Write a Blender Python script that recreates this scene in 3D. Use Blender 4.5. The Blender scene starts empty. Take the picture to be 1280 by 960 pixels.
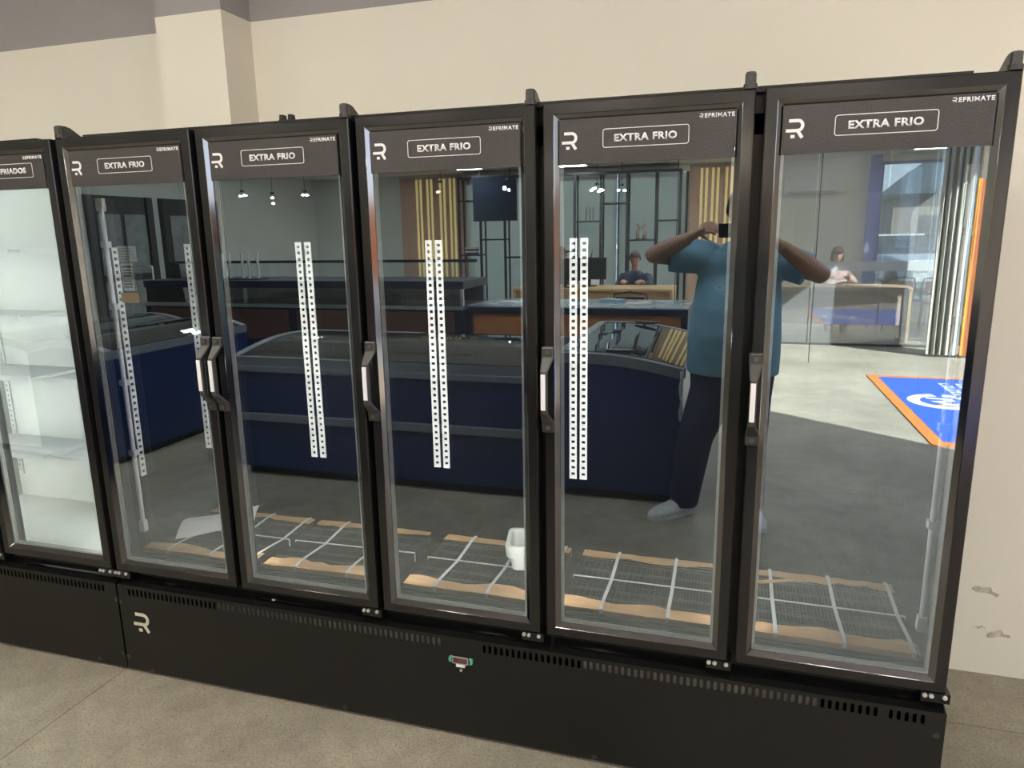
import bpy, bmesh, math, random
from mathutils import Vector, Matrix
random.seed(7)
SC = bpy.context.scene
COL = SC.collection

# ---------------------------------------------------------------- camera
cam_d = bpy.data.cameras.new('camera'); cam = bpy.data.objects.new('camera', cam_d); COL.objects.link(cam)
CAM = Vector((2.17492, -1.92313, 1.64490))
RT = Vector((0.95721856, 0.28887197, -0.01689994))
DN = Vector((0.04433391, -0.20411948, -0.97794158))
FW = Vector((-0.28594952, 0.9353546, -0.20819378))
M = Matrix.Identity(4)
for i in range(3):
    M[i][0] = RT[i]; M[i][1] = -DN[i]; M[i][2] = -FW[i]; M[i][3] = CAM[i]
cam.matrix_world = M
cam_d.sensor_width = 36.0; cam_d.sensor_fit = 'HORIZONTAL'
cam_d.lens = 883.03 / 1280 * 36.0
cam_d.clip_start = 0.02; cam_d.clip_end = 800
SC.camera = cam

# ---------------------------------------------------------------- view, sky, sun
vs = SC.view_settings
vs.view_transform = 'Standard'; vs.look = 'None'; vs.gamma = 1.0; vs.use_curve_mapping = False
vs.exposure = 0.0
cy = SC.cycles
cy.use_denoising = True
cy.max_bounces = 12; cy.diffuse_bounces = 5; cy.glossy_bounces = 5; cy.transparent_max_bounces = 24
cy.sample_clamp_indirect = 6.0
cy.caustics_reflective = False; cy.caustics_refractive = False

W = bpy.data.worlds.new('sky'); SC.world = W; W.use_nodes = True
nt = W.node_tree; nt.nodes.clear()
def WN(t, **k):
    n = nt.nodes.new(t)
    for a, b in k.items(): setattr(n, a, b)
    return n
tc = WN('ShaderNodeTexCoord'); sep = WN('ShaderNodeSeparateXYZ'); nt.links.new(tc.outputs['Generated'], sep.inputs[0])
rmp = WN('ShaderNodeValToRGB'); nt.links.new(sep.outputs['Z'], rmp.inputs[0])
rmp.color_ramp.elements[0].position = 0.0; rmp.color_ramp.elements[0].color = (0.74, 0.84, 0.95, 1)
rmp.color_ramp.elements[1].position = 0.55; rmp.color_ramp.elements[1].color = (0.20, 0.42, 0.82, 1)
noi = WN('ShaderNodeTexNoise'); noi.inputs['Scale'].default_value = 3.2; noi.inputs['Detail'].default_value = 6
mp = WN('ShaderNodeMapping'); mp.inputs['Scale'].default_value = (1, 1, 3.0)
nt.links.new(tc.outputs['Generated'], mp.inputs[0]); nt.links.new(mp.outputs[0], noi.inputs['Vector'])
cr = WN('ShaderNodeValToRGB'); nt.links.new(noi.outputs['Fac'], cr.inputs[0])
cr.color_ramp.elements[0].position = 0.46; cr.color_ramp.elements[1].position = 0.62
mixw = WN('ShaderNodeMix', data_type='RGBA'); nt.links.new(cr.outputs[0], mixw.inputs[0])
nt.links.new(rmp.outputs[0], mixw.inputs[6]); mixw.inputs[7].default_value = (0.92, 0.95, 0.97, 1)
bg = WN('ShaderNodeBackground'); bg.inputs['Strength'].default_value = 3.6
nt.links.new(mixw.outputs[2], bg.inputs['Color'])
wo = WN('ShaderNodeOutputWorld'); nt.links.new(bg.outputs[0], wo.inputs['Surface'])

sun_d = bpy.data.lights.new('sun', 'SUN'); sun_d.energy = 33.0; sun_d.angle = math.radians(0.53); sun_d.color = (1.0, 0.93, 0.80)
sun = bpy.data.objects.new('sun', sun_d); COL.objects.link(sun)
sun.rotation_euler = Vector((-0.80, -0.60, -0.66)).to_track_quat('-Z', 'Y').to_euler()
sun.location = (20, 12, 18)
LAMP = 39.0     # strength of the hall's ceiling panels

# ---------------------------------------------------------------- materials
MATS = {}
def mat(name, color=(.5, .5, .5), rough=.5, metal=0.0, spec=.5, noise=0.0, nscale=8.0, bump=0.0, bscale=60.0, rvar=0.0,
        emit=None, estr=0.0, alpha=1.0, coat=0.0, stretch=(1, 1, 1), dark=None, trans=0.0):
    if name in MATS: return MATS[name]
    m = bpy.data.materials.new(name); m.use_nodes = True
    t = m.node_tree; b = t.nodes['Principled BSDF']; L = t.links.new
    b.inputs['Base Color'].default_value = (*color, 1); b.inputs['Roughness'].default_value = rough
    b.inputs['Metallic'].default_value = metal; b.inputs['Specular IOR Level'].default_value = spec
    b.inputs['Coat Weight'].default_value = coat; b.inputs['Coat Roughness'].default_value = .05
    b.inputs['Transmission Weight'].default_value = trans
    c = t.nodes.new('ShaderNodeTexCoord'); mpn = t.nodes.new('ShaderNodeMapping'); mpn.inputs['Scale'].default_value = stretch
    L(c.outputs['Object'], mpn.inputs[0])
    n = t.nodes.new('ShaderNodeTexNoise'); n.inputs['Scale'].default_value = nscale; n.inputs['Detail'].default_value = 5
    L(mpn.outputs[0], n.inputs['Vector'])
    if noise or dark:
        mx = t.nodes.new('ShaderNodeMix'); mx.data_type = 'RGBA'
        d = dark if dark else tuple(x * (1 - noise) for x in color)
        mx.inputs[6].default_value = (*d, 1)
        mx.inputs[7].default_value = (*(min(1, x * (1 + noise * .4)) for x in color), 1)
        r = t.nodes.new('ShaderNodeValToRGB'); r.color_ramp.elements[0].position = .32; r.color_ramp.elements[1].position = .68
        L(n.outputs['Fac'], r.inputs[0]); L(r.outputs[0], mx.inputs[0]); L(mx.outputs[2], b.inputs['Base Color'])
    if rvar:
        mr = t.nodes.new('ShaderNodeMapRange'); mr.inputs[3].default_value = max(0, rough - rvar); mr.inputs[4].default_value = rough + rvar
        L(n.outputs['Fac'], mr.inputs[0]); L(mr.outputs[0], b.inputs['Roughness'])
    if bump:
        n2 = t.nodes.new('ShaderNodeTexNoise'); n2.inputs['Scale'].default_value = bscale; n2.inputs['Detail'].default_value = 3
        L(mpn.outputs[0], n2.inputs['Vector'])
        bp = t.nodes.new('ShaderNodeBump'); bp.inputs['Strength'].default_value = bump; bp.inputs['Distance'].default_value = .004
        L(n2.outputs['Fac'], bp.inputs['Height']); L(bp.outputs[0], b.inputs['Normal'])
    if emit:
        b.inputs['Emission Color'].default_value = (*emit, 1); b.inputs['Emission Strength'].default_value = estr
    MATS[name] = m
    return m

def glassmat(name, refl, tint=(.86, .9, .9), gcol=(1, 1, 1), rough=0.0, haze=0.0):
    """thin glass: a clear pane that transmits and reflects"""
    if name in MATS: return MATS[name]
    m = bpy.data.materials.new(name); m.use_nodes = True
    t = m.node_tree; t.nodes.clear(); L = t.links.new
    o = t.nodes.new('ShaderNodeOutputMaterial'); mx = t.nodes.new('ShaderNodeMixShader')
    tr = t.nodes.new('ShaderNodeBsdfTransparent'); tr.inputs[0].default_value = (*tint, 1)
    last = mx.outputs[0]
    if refl > 0:
        gl = t.nodes.new('ShaderNodeBsdfGlossy'); gl.inputs['Roughness'].default_value = rough; gl.inputs['Color'].default_value = (*gcol, 1)
        fr = t.nodes.new('ShaderNodeFresnel'); fr.inputs['IOR'].default_value = 1.5
        ad = t.nodes.new('ShaderNodeMath'); ad.operation = 'ADD'; ad.use_clamp = True; ad.inputs[1].default_value = refl
        L(fr.outputs[0], ad.inputs[0]); L(ad.outputs[0], mx.inputs[0]); L(tr.outputs[0], mx.inputs[1]); L(gl.outputs[0], mx.inputs[2])
    else:
        mx.inputs[0].default_value = 0; L(tr.outputs[0], mx.inputs[1])
    if haze:
        df = t.nodes.new('ShaderNodeBsdfDiffuse'); df.inputs[0].default_value = (.8, .82, .82, 1)
        m2 = t.nodes.new('ShaderNodeMixShader'); m2.inputs[0].default_value = haze
        L(last, m2.inputs[1]); L(df.outputs[0], m2.inputs[2]); last = m2.outputs[0]
    L(last, o.inputs['Surface'])
    MATS[name] = m
    return m

def two_tone_wall(name, zline, low, high):
    m = bpy.data.materials.new(name); m.use_nodes = True; t = m.node_tree; L = t.links.new; b = t.nodes['Principled BSDF']
    b.inputs['Roughness'].default_value = .7; b.inputs['Specular IOR Level'].default_value = .25
    g = t.nodes.new('ShaderNodeNewGeometry'); s = t.nodes.new('ShaderNodeSeparateXYZ'); L(g.outputs['Position'], s.inputs[0])
    gt = t.nodes.new('ShaderNodeMath'); gt.operation = 'GREATER_THAN'; gt.inputs[1].default_value = zline; L(s.outputs['Z'], gt.inputs[0])
    n = t.nodes.new('ShaderNodeTexNoise'); n.inputs['Scale'].default_value = 2.0; n.inputs['Detail'].default_value = 6; L(g.outputs['Position'], n.inputs['Vector'])
    def var(c, k):
        x = t.nodes.new('ShaderNodeMix'); x.data_type = 'RGBA'; L(n.outputs['Fac'], x.inputs[0])
        x.inputs[6].default_value = (*(v * (1 - k) for v in c), 1); x.inputs[7].default_value = (*(min(1, v * (1 + k)) for v in c), 1); return x
    a, c = var(low, .04), var(high, .10)
    mx = t.nodes.new('ShaderNodeMix'); mx.data_type = 'RGBA'; L(gt.outputs[0], mx.inputs[0]); L(a.outputs[2], mx.inputs[6]); L(c.outputs[2], mx.inputs[7])
    L(mx.outputs[2], b.inputs['Base Color'])
    n2 = t.nodes.new('ShaderNodeTexNoise'); n2.inputs['Scale'].default_value = 90; L(g.outputs['Position'], n2.inputs['Vector'])
    bp = t.nodes.new('ShaderNodeBump'); bp.inputs['Strength'].default_value = .08; bp.inputs['Distance'].default_value = .004
    L(n2.outputs['Fac'], bp.inputs['Height']); L(bp.outputs[0], b.inputs['Normal'])
    return m

def concrete(name):
    m = bpy.data.materials.new(name); m.use_nodes = True; t = m.node_tree; L = t.links.new; b = t.nodes['Principled BSDF']
    b.inputs['Specular IOR Level'].default_value = .35
    g = t.nodes.new('ShaderNodeNewGeometry')
    def nz(s, d, r=.55):
        n = t.nodes.new('ShaderNodeTexNoise'); n.inputs['Scale'].default_value = s; n.inputs['Detail'].default_value = d; n.inputs['Roughness'].default_value = r
        L(g.outputs['Position'], n.inputs['Vector']); return n
    big, mid, fine = nz(1.3, 8, .62), nz(9, 8, .7), nz(110, 5, .75)
    r1 = t.nodes.new('ShaderNodeValToRGB'); L(big.outputs['Fac'], r1.inputs[0])
    r1.color_ramp.elements[0].position = .3; r1.color_ramp.elements[0].color = (.265, .235, .18, 1)
    r1.color_ramp.elements[1].position = .7; r1.color_ramp.elements[1].color = (.43, .385, .30, 1)
    r2 = t.nodes.new('ShaderNodeValToRGB'); L(mid.outputs['Fac'], r2.inputs[0])
    r2.color_ramp.elements[0].position = .3; r2.color_ramp.elements[0].color = (.72, .72, .74, 1); r2.color_ramp.elements[1].position = .6
    r3 = t.nodes.new('ShaderNodeValToRGB'); L(fine.outputs['Fac'], r3.inputs[0])
    r3.color_ramp.elements[0].position = .3; r3.color_ramp.elements[0].color = (.50, .50, .50, 1); r3.color_ramp.elements[1].position = .55
    m1 = t.nodes.new('ShaderNodeMix'); m1.data_type = 'RGBA'; m1.blend_type = 'MULTIPLY'; m1.inputs[0].default_value = 1
    L(r1.outputs[0], m1.inputs[6]); L(r2.outputs[0], m1.inputs[7])
    m2 = t.nodes.new('ShaderNodeMix'); m2.data_type = 'RGBA'; m2.blend_type = 'MULTIPLY'; m2.inputs[0].default_value = .95
    L(m1.outputs[2], m2.inputs[6]); L(r3.outputs[0], m2.inputs[7]); L(m2.outputs[2], b.inputs['Base Color'])
    mr = t.nodes.new('ShaderNodeMapRange'); mr.inputs[3].default_value = .42; mr.inputs[4].default_value = .68; L(mid.outputs['Fac'], mr.inputs[0]); L(mr.outputs[0], b.inputs['Roughness'])
    bp = t.nodes.new('ShaderNodeBump'); bp.inputs['Strength'].default_value = .12; bp.inputs['Distance'].default_value = .003
    vo = t.nodes.new('ShaderNodeTexVoronoi'); vo.inputs['Scale'].default_value = 70; L(g.outputs['Position'], vo.inputs['Vector'])
    sp = t.nodes.new('ShaderNodeValToRGB'); sp.color_ramp.elements[0].position = .10; sp.color_ramp.elements[0].color = (.30, .29, .27, 1); sp.color_ramp.elements[1].position = .20
    L(vo.outputs['Distance'], sp.inputs[0])
    gate = t.nodes.new('ShaderNodeValToRGB'); gate.color_ramp.elements[0].position = .48; gate.color_ramp.elements[1].position = .60; L(mid.outputs['Fac'], gate.inputs[0])
    m3 = t.nodes.new('ShaderNodeMix'); m3.data_type = 'RGBA'; m3.blend_type = 'MULTIPLY'; L(gate.outputs[0], m3.inputs[0])
    L(m2.outputs[2], m3.inputs[6]); L(sp.outputs[0], m3.inputs[7]); L(m3.outputs[2], b.inputs['Base Color'])
    L(fine.outputs['Fac'], bp.inputs['Height']); L(bp.outputs[0], b.inputs['Normal'])
    return m

K = dict
BLACK = mat('black_anodised', (.014, .0134, .0134), .17, spec=.5, rvar=.03, nscale=6, noise=.06)
BLACKM = mat('black_painted_steel', (.0090, .0090, .0078), .42, spec=.38, rvar=.03, nscale=4, noise=.06)
GLOSSB = mat('glossy_black_steel', (.008, .008, .008), .12, spec=.5, nscale=20, noise=.2)
LINER = mat('black_liner', (.0016, .0016, .0019), .6, spec=.06, noise=.2)
LINERW = mat('white_liner', (.80, .82, .78), .45, noise=.05)
CHAMF = mat('polished_chamfer', (.24, .24, .245), .10, metal=1.0, noise=.08, nscale=5, stretch=(4, 4, .6))
HEADER = mat('header_film', (.044, .038, .038), .33, spec=.5, bump=.55, bscale=420, noise=.12, nscale=5)
WHITEINK = mat('white_print', (.86, .85, .87), .4, noise=.03)
IVORY = mat('ivory_print', (.66, .63, .50), .45, noise=.05)
ALU = mat('spacer_aluminium', (.86, .87, .84), .35, metal=.3, noise=.12, nscale=40)
RAIL = mat('white_rail', (.80, .83, .80), .4, noise=.06)
CHROME = mat('bolt_chrome', (.95, .95, .95), .30, metal=.9, noise=.1)
GRIPW = mat('white_grip', (.88, .86, .88), .25, noise=.03)
HANDM = mat('handle_plastic', (.045, .043, .040), .36, noise=.15, rvar=.06)
RUBBER = mat('black_rubber', (.012, .012, .012), .6, noise=.2)
CARD = mat('cardboard', (.60, .37, .18), .75, noise=.22, nscale=9, bump=.15, bscale=120, stretch=(1, 6, 1))
STRAP = mat('grey_strap', (.62, .64, .63), .4, noise=.06)
WIREB = mat('black_wire', (.009, .0095, .0105), .5, spec=.25, noise=.15)
PAPER = mat('paper', (.88, .89, .90), .7, noise=.05)
CLEARF = glassmat('clear_pane', 0.0, (.985, .99, .99))
MIRR = glassmat('door_glass_front', .36, (.98, .99, .99), (.69, .85, 1.0))
MIRR2 = glassmat('door_glass_inner', .01, (.98, .99, .99), (.9, .95, 1.0))
NAVY = mat('navy_steel', (.008, .026, .105), .3, noise=.15, nscale=3)
NAVYD = mat('navy_counter', (.009, .018, .045), .35, noise=.15)
GREYP = mat('grey_plastic', (.16, .18, .20), .4, noise=.12)
DKGLASS = mat('smoked_lid_glass', (.03, .036, .042), .05, spec=.8, noise=.1)
SKIN = mat('skin', (.42, .24, .17), .5, noise=.12, nscale=14)
HAIR = mat('dark_hair', (.022, .016, .012), .55, noise=.3, nscale=80, bump=.4, bscale=150)
HAIRB = mat('brown_hair', (.075, .035, .020), .5, noise=.3, nscale=80, bump=.4, bscale=150)
SHIRT = mat('teal_cotton', (.17, .34, .46), .85, noise=.12, nscale=12, bump=.15, bscale=300)
TROUS = mat('navy_cotton', (.011, .020, .060), .8, noise=.2, nscale=12, bump=.15, bscale=300)
SHOE = mat('white_knit', (.80, .82, .83), .7, noise=.1, bump=.2, bscale=250)
WOOD = mat('light_wood', (.58, .40, .22), .5, noise=.18, nscale=4, stretch=(1, 1, 9))
ORANGEW = mat('orange_laminate', (.56, .23, .085), .45, noise=.15, nscale=3, stretch=(1, 1, 5))
BROWNP = mat('brown_panel', (.44, .29, .225), .5, noise=.15, nscale=2, stretch=(1, 1, .3))
YELLOWL = mat('led_strip_light', (.85, .68, .32), .5, emit=(1.0, .72, .26), estr=.62, noise=.02)
BLIND = mat('grey_blind', (.62, .66, .64), .6, noise=.1, nscale=3)
def translucent(m_, fac, col):
    t = m_.node_tree; b = t.nodes['Principled BSDF']; o = t.nodes['Material Output']
    tr = t.nodes.new('ShaderNodeBsdfTranslucent'); tr.inputs[0].default_value = (*col, 1)
    mx = t.nodes.new('ShaderNodeMixShader'); mx.inputs[0].default_value = fac
    t.links.new(b.outputs[0], mx.inputs[1]); t.links.new(tr.outputs[0], mx.inputs[2]); t.links.new(mx.outputs[0], o.inputs['Surface'])
translucent(BLIND, .92, (1.0, .96, .82))
DKFRAME = mat('dark_frame', (.022, .024, .028), .4, noise=.15)
WALLG = mat('grey_office_wall', (.52, .55, .52), .7, noise=.06, nscale=1.5)
WALLB = mat('beige_office_wall', (.80, .77, .68), .7, noise=.05, nscale=1.5)
CEILM = mat('white_ceiling', (.76, .75, .72), .8, noise=.05, nscale=1.5)

# ---------------------------------------------------------------- mesh helpers
class MB:
    def __init__(s): s.v = []; s.f = []; s.m = []
    def add(s, vs, fs, mi=0):
        n = len(s.v); s.v += [tuple(v) for v in vs]; s.f += [tuple(i + n for i in f) for f in fs]; s.m += [mi] * len(fs); return s
    def box(s, x0, x1, y0, y1, z0, z1, mi=0, faces=None):
        v = [(x, y, z) for z in (z0, z1) for y in (y0, y1) for x in (x0, x1)]
        f = [(0, 2, 3, 1), (4, 5, 7, 6), (0, 1, 5, 4), (2, 6, 7, 3), (0, 4, 6, 2), (1, 3, 7, 5)]  # bottom top front back left right
        return s.add(v, f, mi)
    def obox(s, c, ax, ay, az, hx, hy, hz, mi=0):
        c, ax, ay, az = Vector(c), Vector(ax), Vector(ay), Vector(az)
        v = [c + ax * (hx * i) + ay * (hy * j) + az * (hz * k) for k in (-1, 1) for j in (-1, 1) for i in (-1, 1)]
        return s.add(v, [(0, 2, 3, 1), (4, 5, 7, 6), (0, 1, 5, 4), (2, 6, 7, 3), (0, 4, 6, 2), (1, 3, 7, 5)], mi)
    def tube(s, path, r, n=8, mi=0, caps=True, squash=None):
        P = [Vector(p) for p in path]; rs = r if isinstance(r, (list, tuple)) else [r] * len(P)
        rings = []; up = None
        for i, p in enumerate(P):
            d = (P[min(i + 1, len(P) - 1)] - P[max(i - 1, 0)]).normalized()
            if up is None: up = Vector((0, 0, 1)) if abs(d.z) < .9 else Vector((0, 1, 0))
            a = d.cross(up)
            if a.length < 1e-4: a = d.cross(Vector((1, 0, 0)))
            a.normalize(); b = a.cross(d).normalized(); up = b
            ra, rb = rs[i] if isinstance(rs[i], (list, tuple)) else (rs[i], rs[i])
            rings.append([p + a * (ra * math.cos(2 * math.pi * k / n)) + b * (rb * math.sin(2 * math.pi * k / n)) for k in range(n)])
        return s.loft(rings, mi, caps)
    def loft(s, rings, mi=0, caps=True):
        n = len(rings[0]); v = [p for r in rings for p in r]; f = []
        for i in range(len(rings) - 1):
            for k in range(n):
                k2 = (k + 1) % n
                f.append((i * n + k, (i + 1) * n + k, (i + 1) * n + k2, i * n + k2))
        if caps:
            f.append(tuple(range(n))); f.append(tuple((len(rings) - 1) * n + k for k in reversed(range(n))))
        return s.add(v, f, mi)
    def cyl(s, c, axis, r, h, n=16, mi=0):
        c = Vector(c); a = Vector(axis).normalized(); return s.tube([c, c + a * h], r, n, mi)
    def prism(s, poly, axis, a, b, mi=0):
        def P(u, v, w):
            return (w, u, v) if axis == 'x' else ((u, w, v) if axis == 'y' else (u, v, w))
        n = len(poly)
        v = [P(u, w_, a) for u, w_ in poly] + [P(u, w_, b) for u, w_ in poly]
        f = [tuple(range(n)), tuple(reversed(range(n, 2 * n)))] + [(i, i + n, (i + 1) % n + n, (i + 1) % n) for i in range(n)]
        return s.add(v, f, mi)
    def ball(s, c, rx, ry=None, rz=None, seg=12, rings=8, mi=0):
        ry = rx if ry is None else ry; rz = rx if rz is None else rz
        R = []
        for i in range(1, rings):
            t = math.pi * i / rings
            R.append([(c[0] + rx * math.sin(t) * math.cos(2 * math.pi * k / seg), c[1] + ry * math.sin(t) * math.sin(2 * math.pi * k / seg), c[2] + rz * math.cos(t)) for k in range(seg)])
        n0 = len(s.v); s.loft(R, mi, False)
        a = len(s.v); s.v += [(c[0], c[1], c[2] + rz), (c[0], c[1], c[2] - rz)]
        for k in range(seg):
            s.f.append((a, n0 + k, n0 + (k + 1) % seg)); s.m.append(mi)
            o = n0 + (rings - 2) * seg
            s.f.append((a + 1, o + (k + 1) % seg, o + k)); s.m.append(mi)
        return s
    def frame(s, x0, x1, z0, z1, prof, mi=0):
        """mitred frame in the xz plane; prof = [(inset, y), ...] closed"""
        rings = [[(x0 + u, y, z0 + u) for u, y in prof], [(x1 - u, y, z0 + u) for u, y in prof],
                 [(x1 - u, y, z1 - u) for u, y in prof], [(x0 + u, y, z1 - u) for u, y in prof]]
        n = len(prof); v = [p for r in rings for p in r]; f = []
        for i in range(4):
            j = (i + 1) % 4
            for k in range(n):
                k2 = (k + 1) % n; f.append((i * n + k, j * n + k, j * n + k2, i * n + k2))
        return s.add(v, f, mi)
    def mesh(s, name, mats, smooth=False, fix=True):
        me = bpy.data.meshes.new(name); me.from_pydata(s.v, [], s.f)
        for m in (mats if isinstance(mats, (list, tuple)) else [mats]): me.materials.append(m)
        me.polygons.foreach_set('material_index', s.m)
        if fix:
            bm = bmesh.new(); bm.from_mesh(me); bmesh.ops.recalc_face_normals(bm, faces=bm.faces); bm.to_mesh(me); bm.free()
        if smooth:
            me.polygons.foreach_set('use_smooth', [True] * len(me.polygons))
        me.update(); return me
    def build(s, name, mats, parent=None, loc=(0, 0, 0), rz=0.0, smooth=False, bevel=0.0, seg=2):
        o = bpy.data.objects.new(name, s.mesh(name, mats, smooth)); COL.objects.link(o)
        o.location = loc; o.rotation_euler = (0, 0, rz)
        if parent: o.parent = parent
        if bevel:
            b = o.modifiers.new('bevel', 'BEVEL'); b.width = bevel; b.segments = seg; b.limit_method = 'ANGLE'; b.angle_limit = math.radians(40)
            w = o.modifiers.new('wn', 'WEIGHTED_NORMAL'); w.keep_sharp = True
        return o

def tag(o, label=None, cat=None, group=None, kind=None):
    if label: o['label'] = label
    if cat: o['category'] = cat
    if group: o['group'] = group
    if kind: o['kind'] = kind
    return o
def thing(name, label, cat, loc=(0, 0, 0), rz=0.0, group=None):
    o = bpy.data.objects.new(name, None); COL.objects.link(o); o.location = loc; o.rotation_euler = (0, 0, rz)
    o.empty_display_size = .1
    return tag(o, label, cat, group)
def inst(name, me, parent=None, loc=(0, 0, 0), rz=0.0, rot=None):
    o = bpy.data.objects.new(name, me); COL.objects.link(o); o.location = loc
    o.rotation_euler = rot if rot else (0, 0, rz)
    if parent: o.parent = parent
    return o
def struct(name, mb, mats, parent=None, **k):
    o = mb.build(name, mats, parent, **k)
    if not parent: o['kind'] = 'structure'
    return o

def text_mesh(body, w, h, material, bold=.03, depth=.0006, spacing=1.0):
    """flat lettering standing in the xz plane, facing -y, centred on the origin"""
    cu = bpy.data.curves.new('lettering', 'FONT'); cu.body = body; cu.offset = bold; cu.resolution_u = 3; cu.space_character = spacing
    ob = bpy.data.objects.new('lettering', cu); COL.objects.link(ob)
    dg = bpy.context.evaluated_depsgraph_get(); dg.update()
    me = bpy.data.meshes.new_from_object(ob.evaluated_get(dg)); bpy.data.objects.remove(ob); bpy.data.curves.remove(cu)
    xs = [v.co.x for v in me.vertices]; ys = [v.co.y for v in me.vertices]
    cx, cyy = (min(xs) + max(xs)) / 2, (min(ys) + max(ys)) / 2
    sx = w / (max(xs) - min(xs)); sy = h / (max(ys) - min(ys)) if h else sx
    for v in me.vertices: v.co = ((v.co.x - cx) * sx, 0, (v.co.y - cyy) * sy)
    bm = bmesh.new(); bm.from_mesh(me); bmesh.ops.remove_doubles(bm, verts=bm.verts, dist=1e-6)
    r = bmesh.ops.extrude_face_region(bm, geom=list(bm.faces))
    bmesh.ops.translate(bm, verts=[e for e in r['geom'] if isinstance(e, bmesh.types.BMVert)], vec=(0, -depth, 0))
    bmesh.ops.recalc_face_normals(bm, faces=bm.faces); bm.to_mesh(me); bm.free()
    me.materials.clear(); me.materials.append(material)
    return me

def stroke(mb, pts, w, y0=0.0, y1=-.0006, mi=0):
    """a flat ribbon of width w along pts (x,z), thickness between y0 and y1"""
    P = [Vector((p[0], p[1])) for p in pts]; L_, R_ = [], []
    for i, p in enumerate(P):
        d1 = (P[i] - P[i - 1]).normalized() if i > 0 else (P[1] - P[0]).normalized()
        d2 = (P[i + 1] - P[i]).normalized() if i < len(P) - 1 else d1
        d = (d1 + d2).normalized(); n = Vector((-d.y, d.x)); k = w / 2 / max(.4, n.dot(Vector((-d1.y, d1.x))))
        L_.append(p + n * k); R_.append(p - n * k)
    for i in range(len(P) - 1):
        q = [L_[i], L_[i + 1], R_[i + 1], R_[i]]
        mb.add([(a.x, y0, a.y) for a in q] + [(a.x, y1, a.y) for a in q], [(0, 1, 2, 3), (4, 7, 6, 5), (0, 4, 5, 1), (1, 5, 6, 2), (2, 6, 7, 3), (3, 7, 4, 0)], mi)

def logo_mb(sz):
    """the R mark: two bars joined by a bow on the right, a leg and a square dot; sz = height"""
    mb = MB(); w = .17 * sz
    arc = [(.62 * sz + .235 * sz * math.cos(a), .655 * sz + .26 * sz * math.sin(a)) for a in [math.pi / 2 - math.pi * i / 10 for i in range(11)]]
    stroke(mb, [(.14 * sz, .915 * sz)] + arc + [(0, .395 * sz)], w)
    stroke(mb, [(.60 * sz, .40 * sz), (.86 * sz, .0)], w * 1.02, y0=-.0001, y1=-.0007)
    mb.box(.26 * sz, .47 * sz, -.0006, 0, .0, .17 * sz)
    return mb

def remesh(mb, voxel, smooth_it=4, name='m'):
    o = mb.build(name + '_tmp', SKIN)
    r = o.modifiers.new('r', 'REMESH'); r.mode = 'VOXEL'; r.voxel_size = voxel; r.use_smooth_shade = True
    if smooth_it:
        sm = o.modifiers.new('s', 'SMOOTH'); sm.factor = .5; sm.iterations = smooth_it
    dg = bpy.context.evaluated_depsgraph_get(); dg.update()
    me = bpy.data.meshes.new_from_object(o.evaluated_get(dg)); bpy.data.objects.remove(o)
    return me
def add_mesh(name, me, m, parent=None):
    me.materials.clear(); me.materials.append(m)
    me.polygons.foreach_set('use_smooth', [True] * len(me.polygons)); me.polygons.foreach_set('material_index', [0] * len(me.polygons))
    return inst(name, me, parent)
# ---------------------------------------------------------------- the setting
CONC = concrete('concrete_floor')
WALLM = two_tone_wall('cream_wall_grey_above', 2.533, (.81, .775, .675), (.34, .325, .325))
XL, XR, YB, YF, HC = -6.5, 6.0, .847, -12.0, 3.6
floor = struct('floor', MB().box(XL - .2, XR + .4, YF - .2, YB + .12, -.14, -.005), mat('joint_filler', (.10, .095, .08), .8, noise=.2))
jx = [XL - .2, -3.92, -.02, 3.88, XR + .4]; jy = [YF - .2, -9.1, -5.9, -2.7, .512, YB + .12]
for i in range(len(jx) - 1):
    for j in range(len(jy) - 1):
        MB().box(jx[i] + .0015, jx[i + 1] - .0015, jy[j] + .0015, jy[j + 1] - .0015, -.03, 0).build('slab', CONC, floor)
wall_back = struct('wall_back', MB().box(XL, XR + .15, YB, YB + .12, 0, HC), WALLM)
struct('trim_1', MB().box(-.114, .206, .66, YB, 0, HC), WALLM)
flake = mat('peeled_paint', (.78, .74, .63), .75, noise=.06)
for (x, z, w, h, a) in ((3.127, .325, .085, .028, .25), (3.19, .155, .07, .03, -.1), (3.13, .185, .025, .014, -.2)):
    mb = MB(); n = 7
    for i in range(n):
        u0 = -w / 2 + w * i / n; u1 = -w / 2 + w * (i + 1) / n
        t0 = h * (.45 + .55 * math.sin(math.pi * i / n)) * (1 + .3 * math.sin(i * 2.1)); t1 = h * (.45 + .55 * math.sin(math.pi * (i + 1) / n)) * (1 + .3 * math.sin((i + 1) * 2.1))
        q = [(u0, 0, -.004 * math.sin(i)), (u1, 0, -.004 * math.sin(i + 1)), (u1, -.012, t1), (u0, -.012, t0)]
        mb.add(q + [(p[0], p[1] + .0015, p[2]) for p in q], [(0, 1, 2, 3), (7, 6, 5, 4), (0, 4, 5, 1), (1, 5, 6, 2), (2, 6, 7, 3), (3, 7, 4, 0)])
    o = mb.build('paint_flake', flake, wall_back, (x, YB - .0005, z)); o.rotation_euler = (0, a, 0)
struct('wall_left', MB().box(XL - .15, XL, YF, YB, 0, HC), WALLG)
struct('wall_right', MB().box(XR, XR + .15, -2.16, YB, 0, HC).box(XR, XR + .15, -8.75, -2.16, 3.2, HC).box(XR, XR + .15, YF, -8.75, 0, HC), WALLB)
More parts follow.
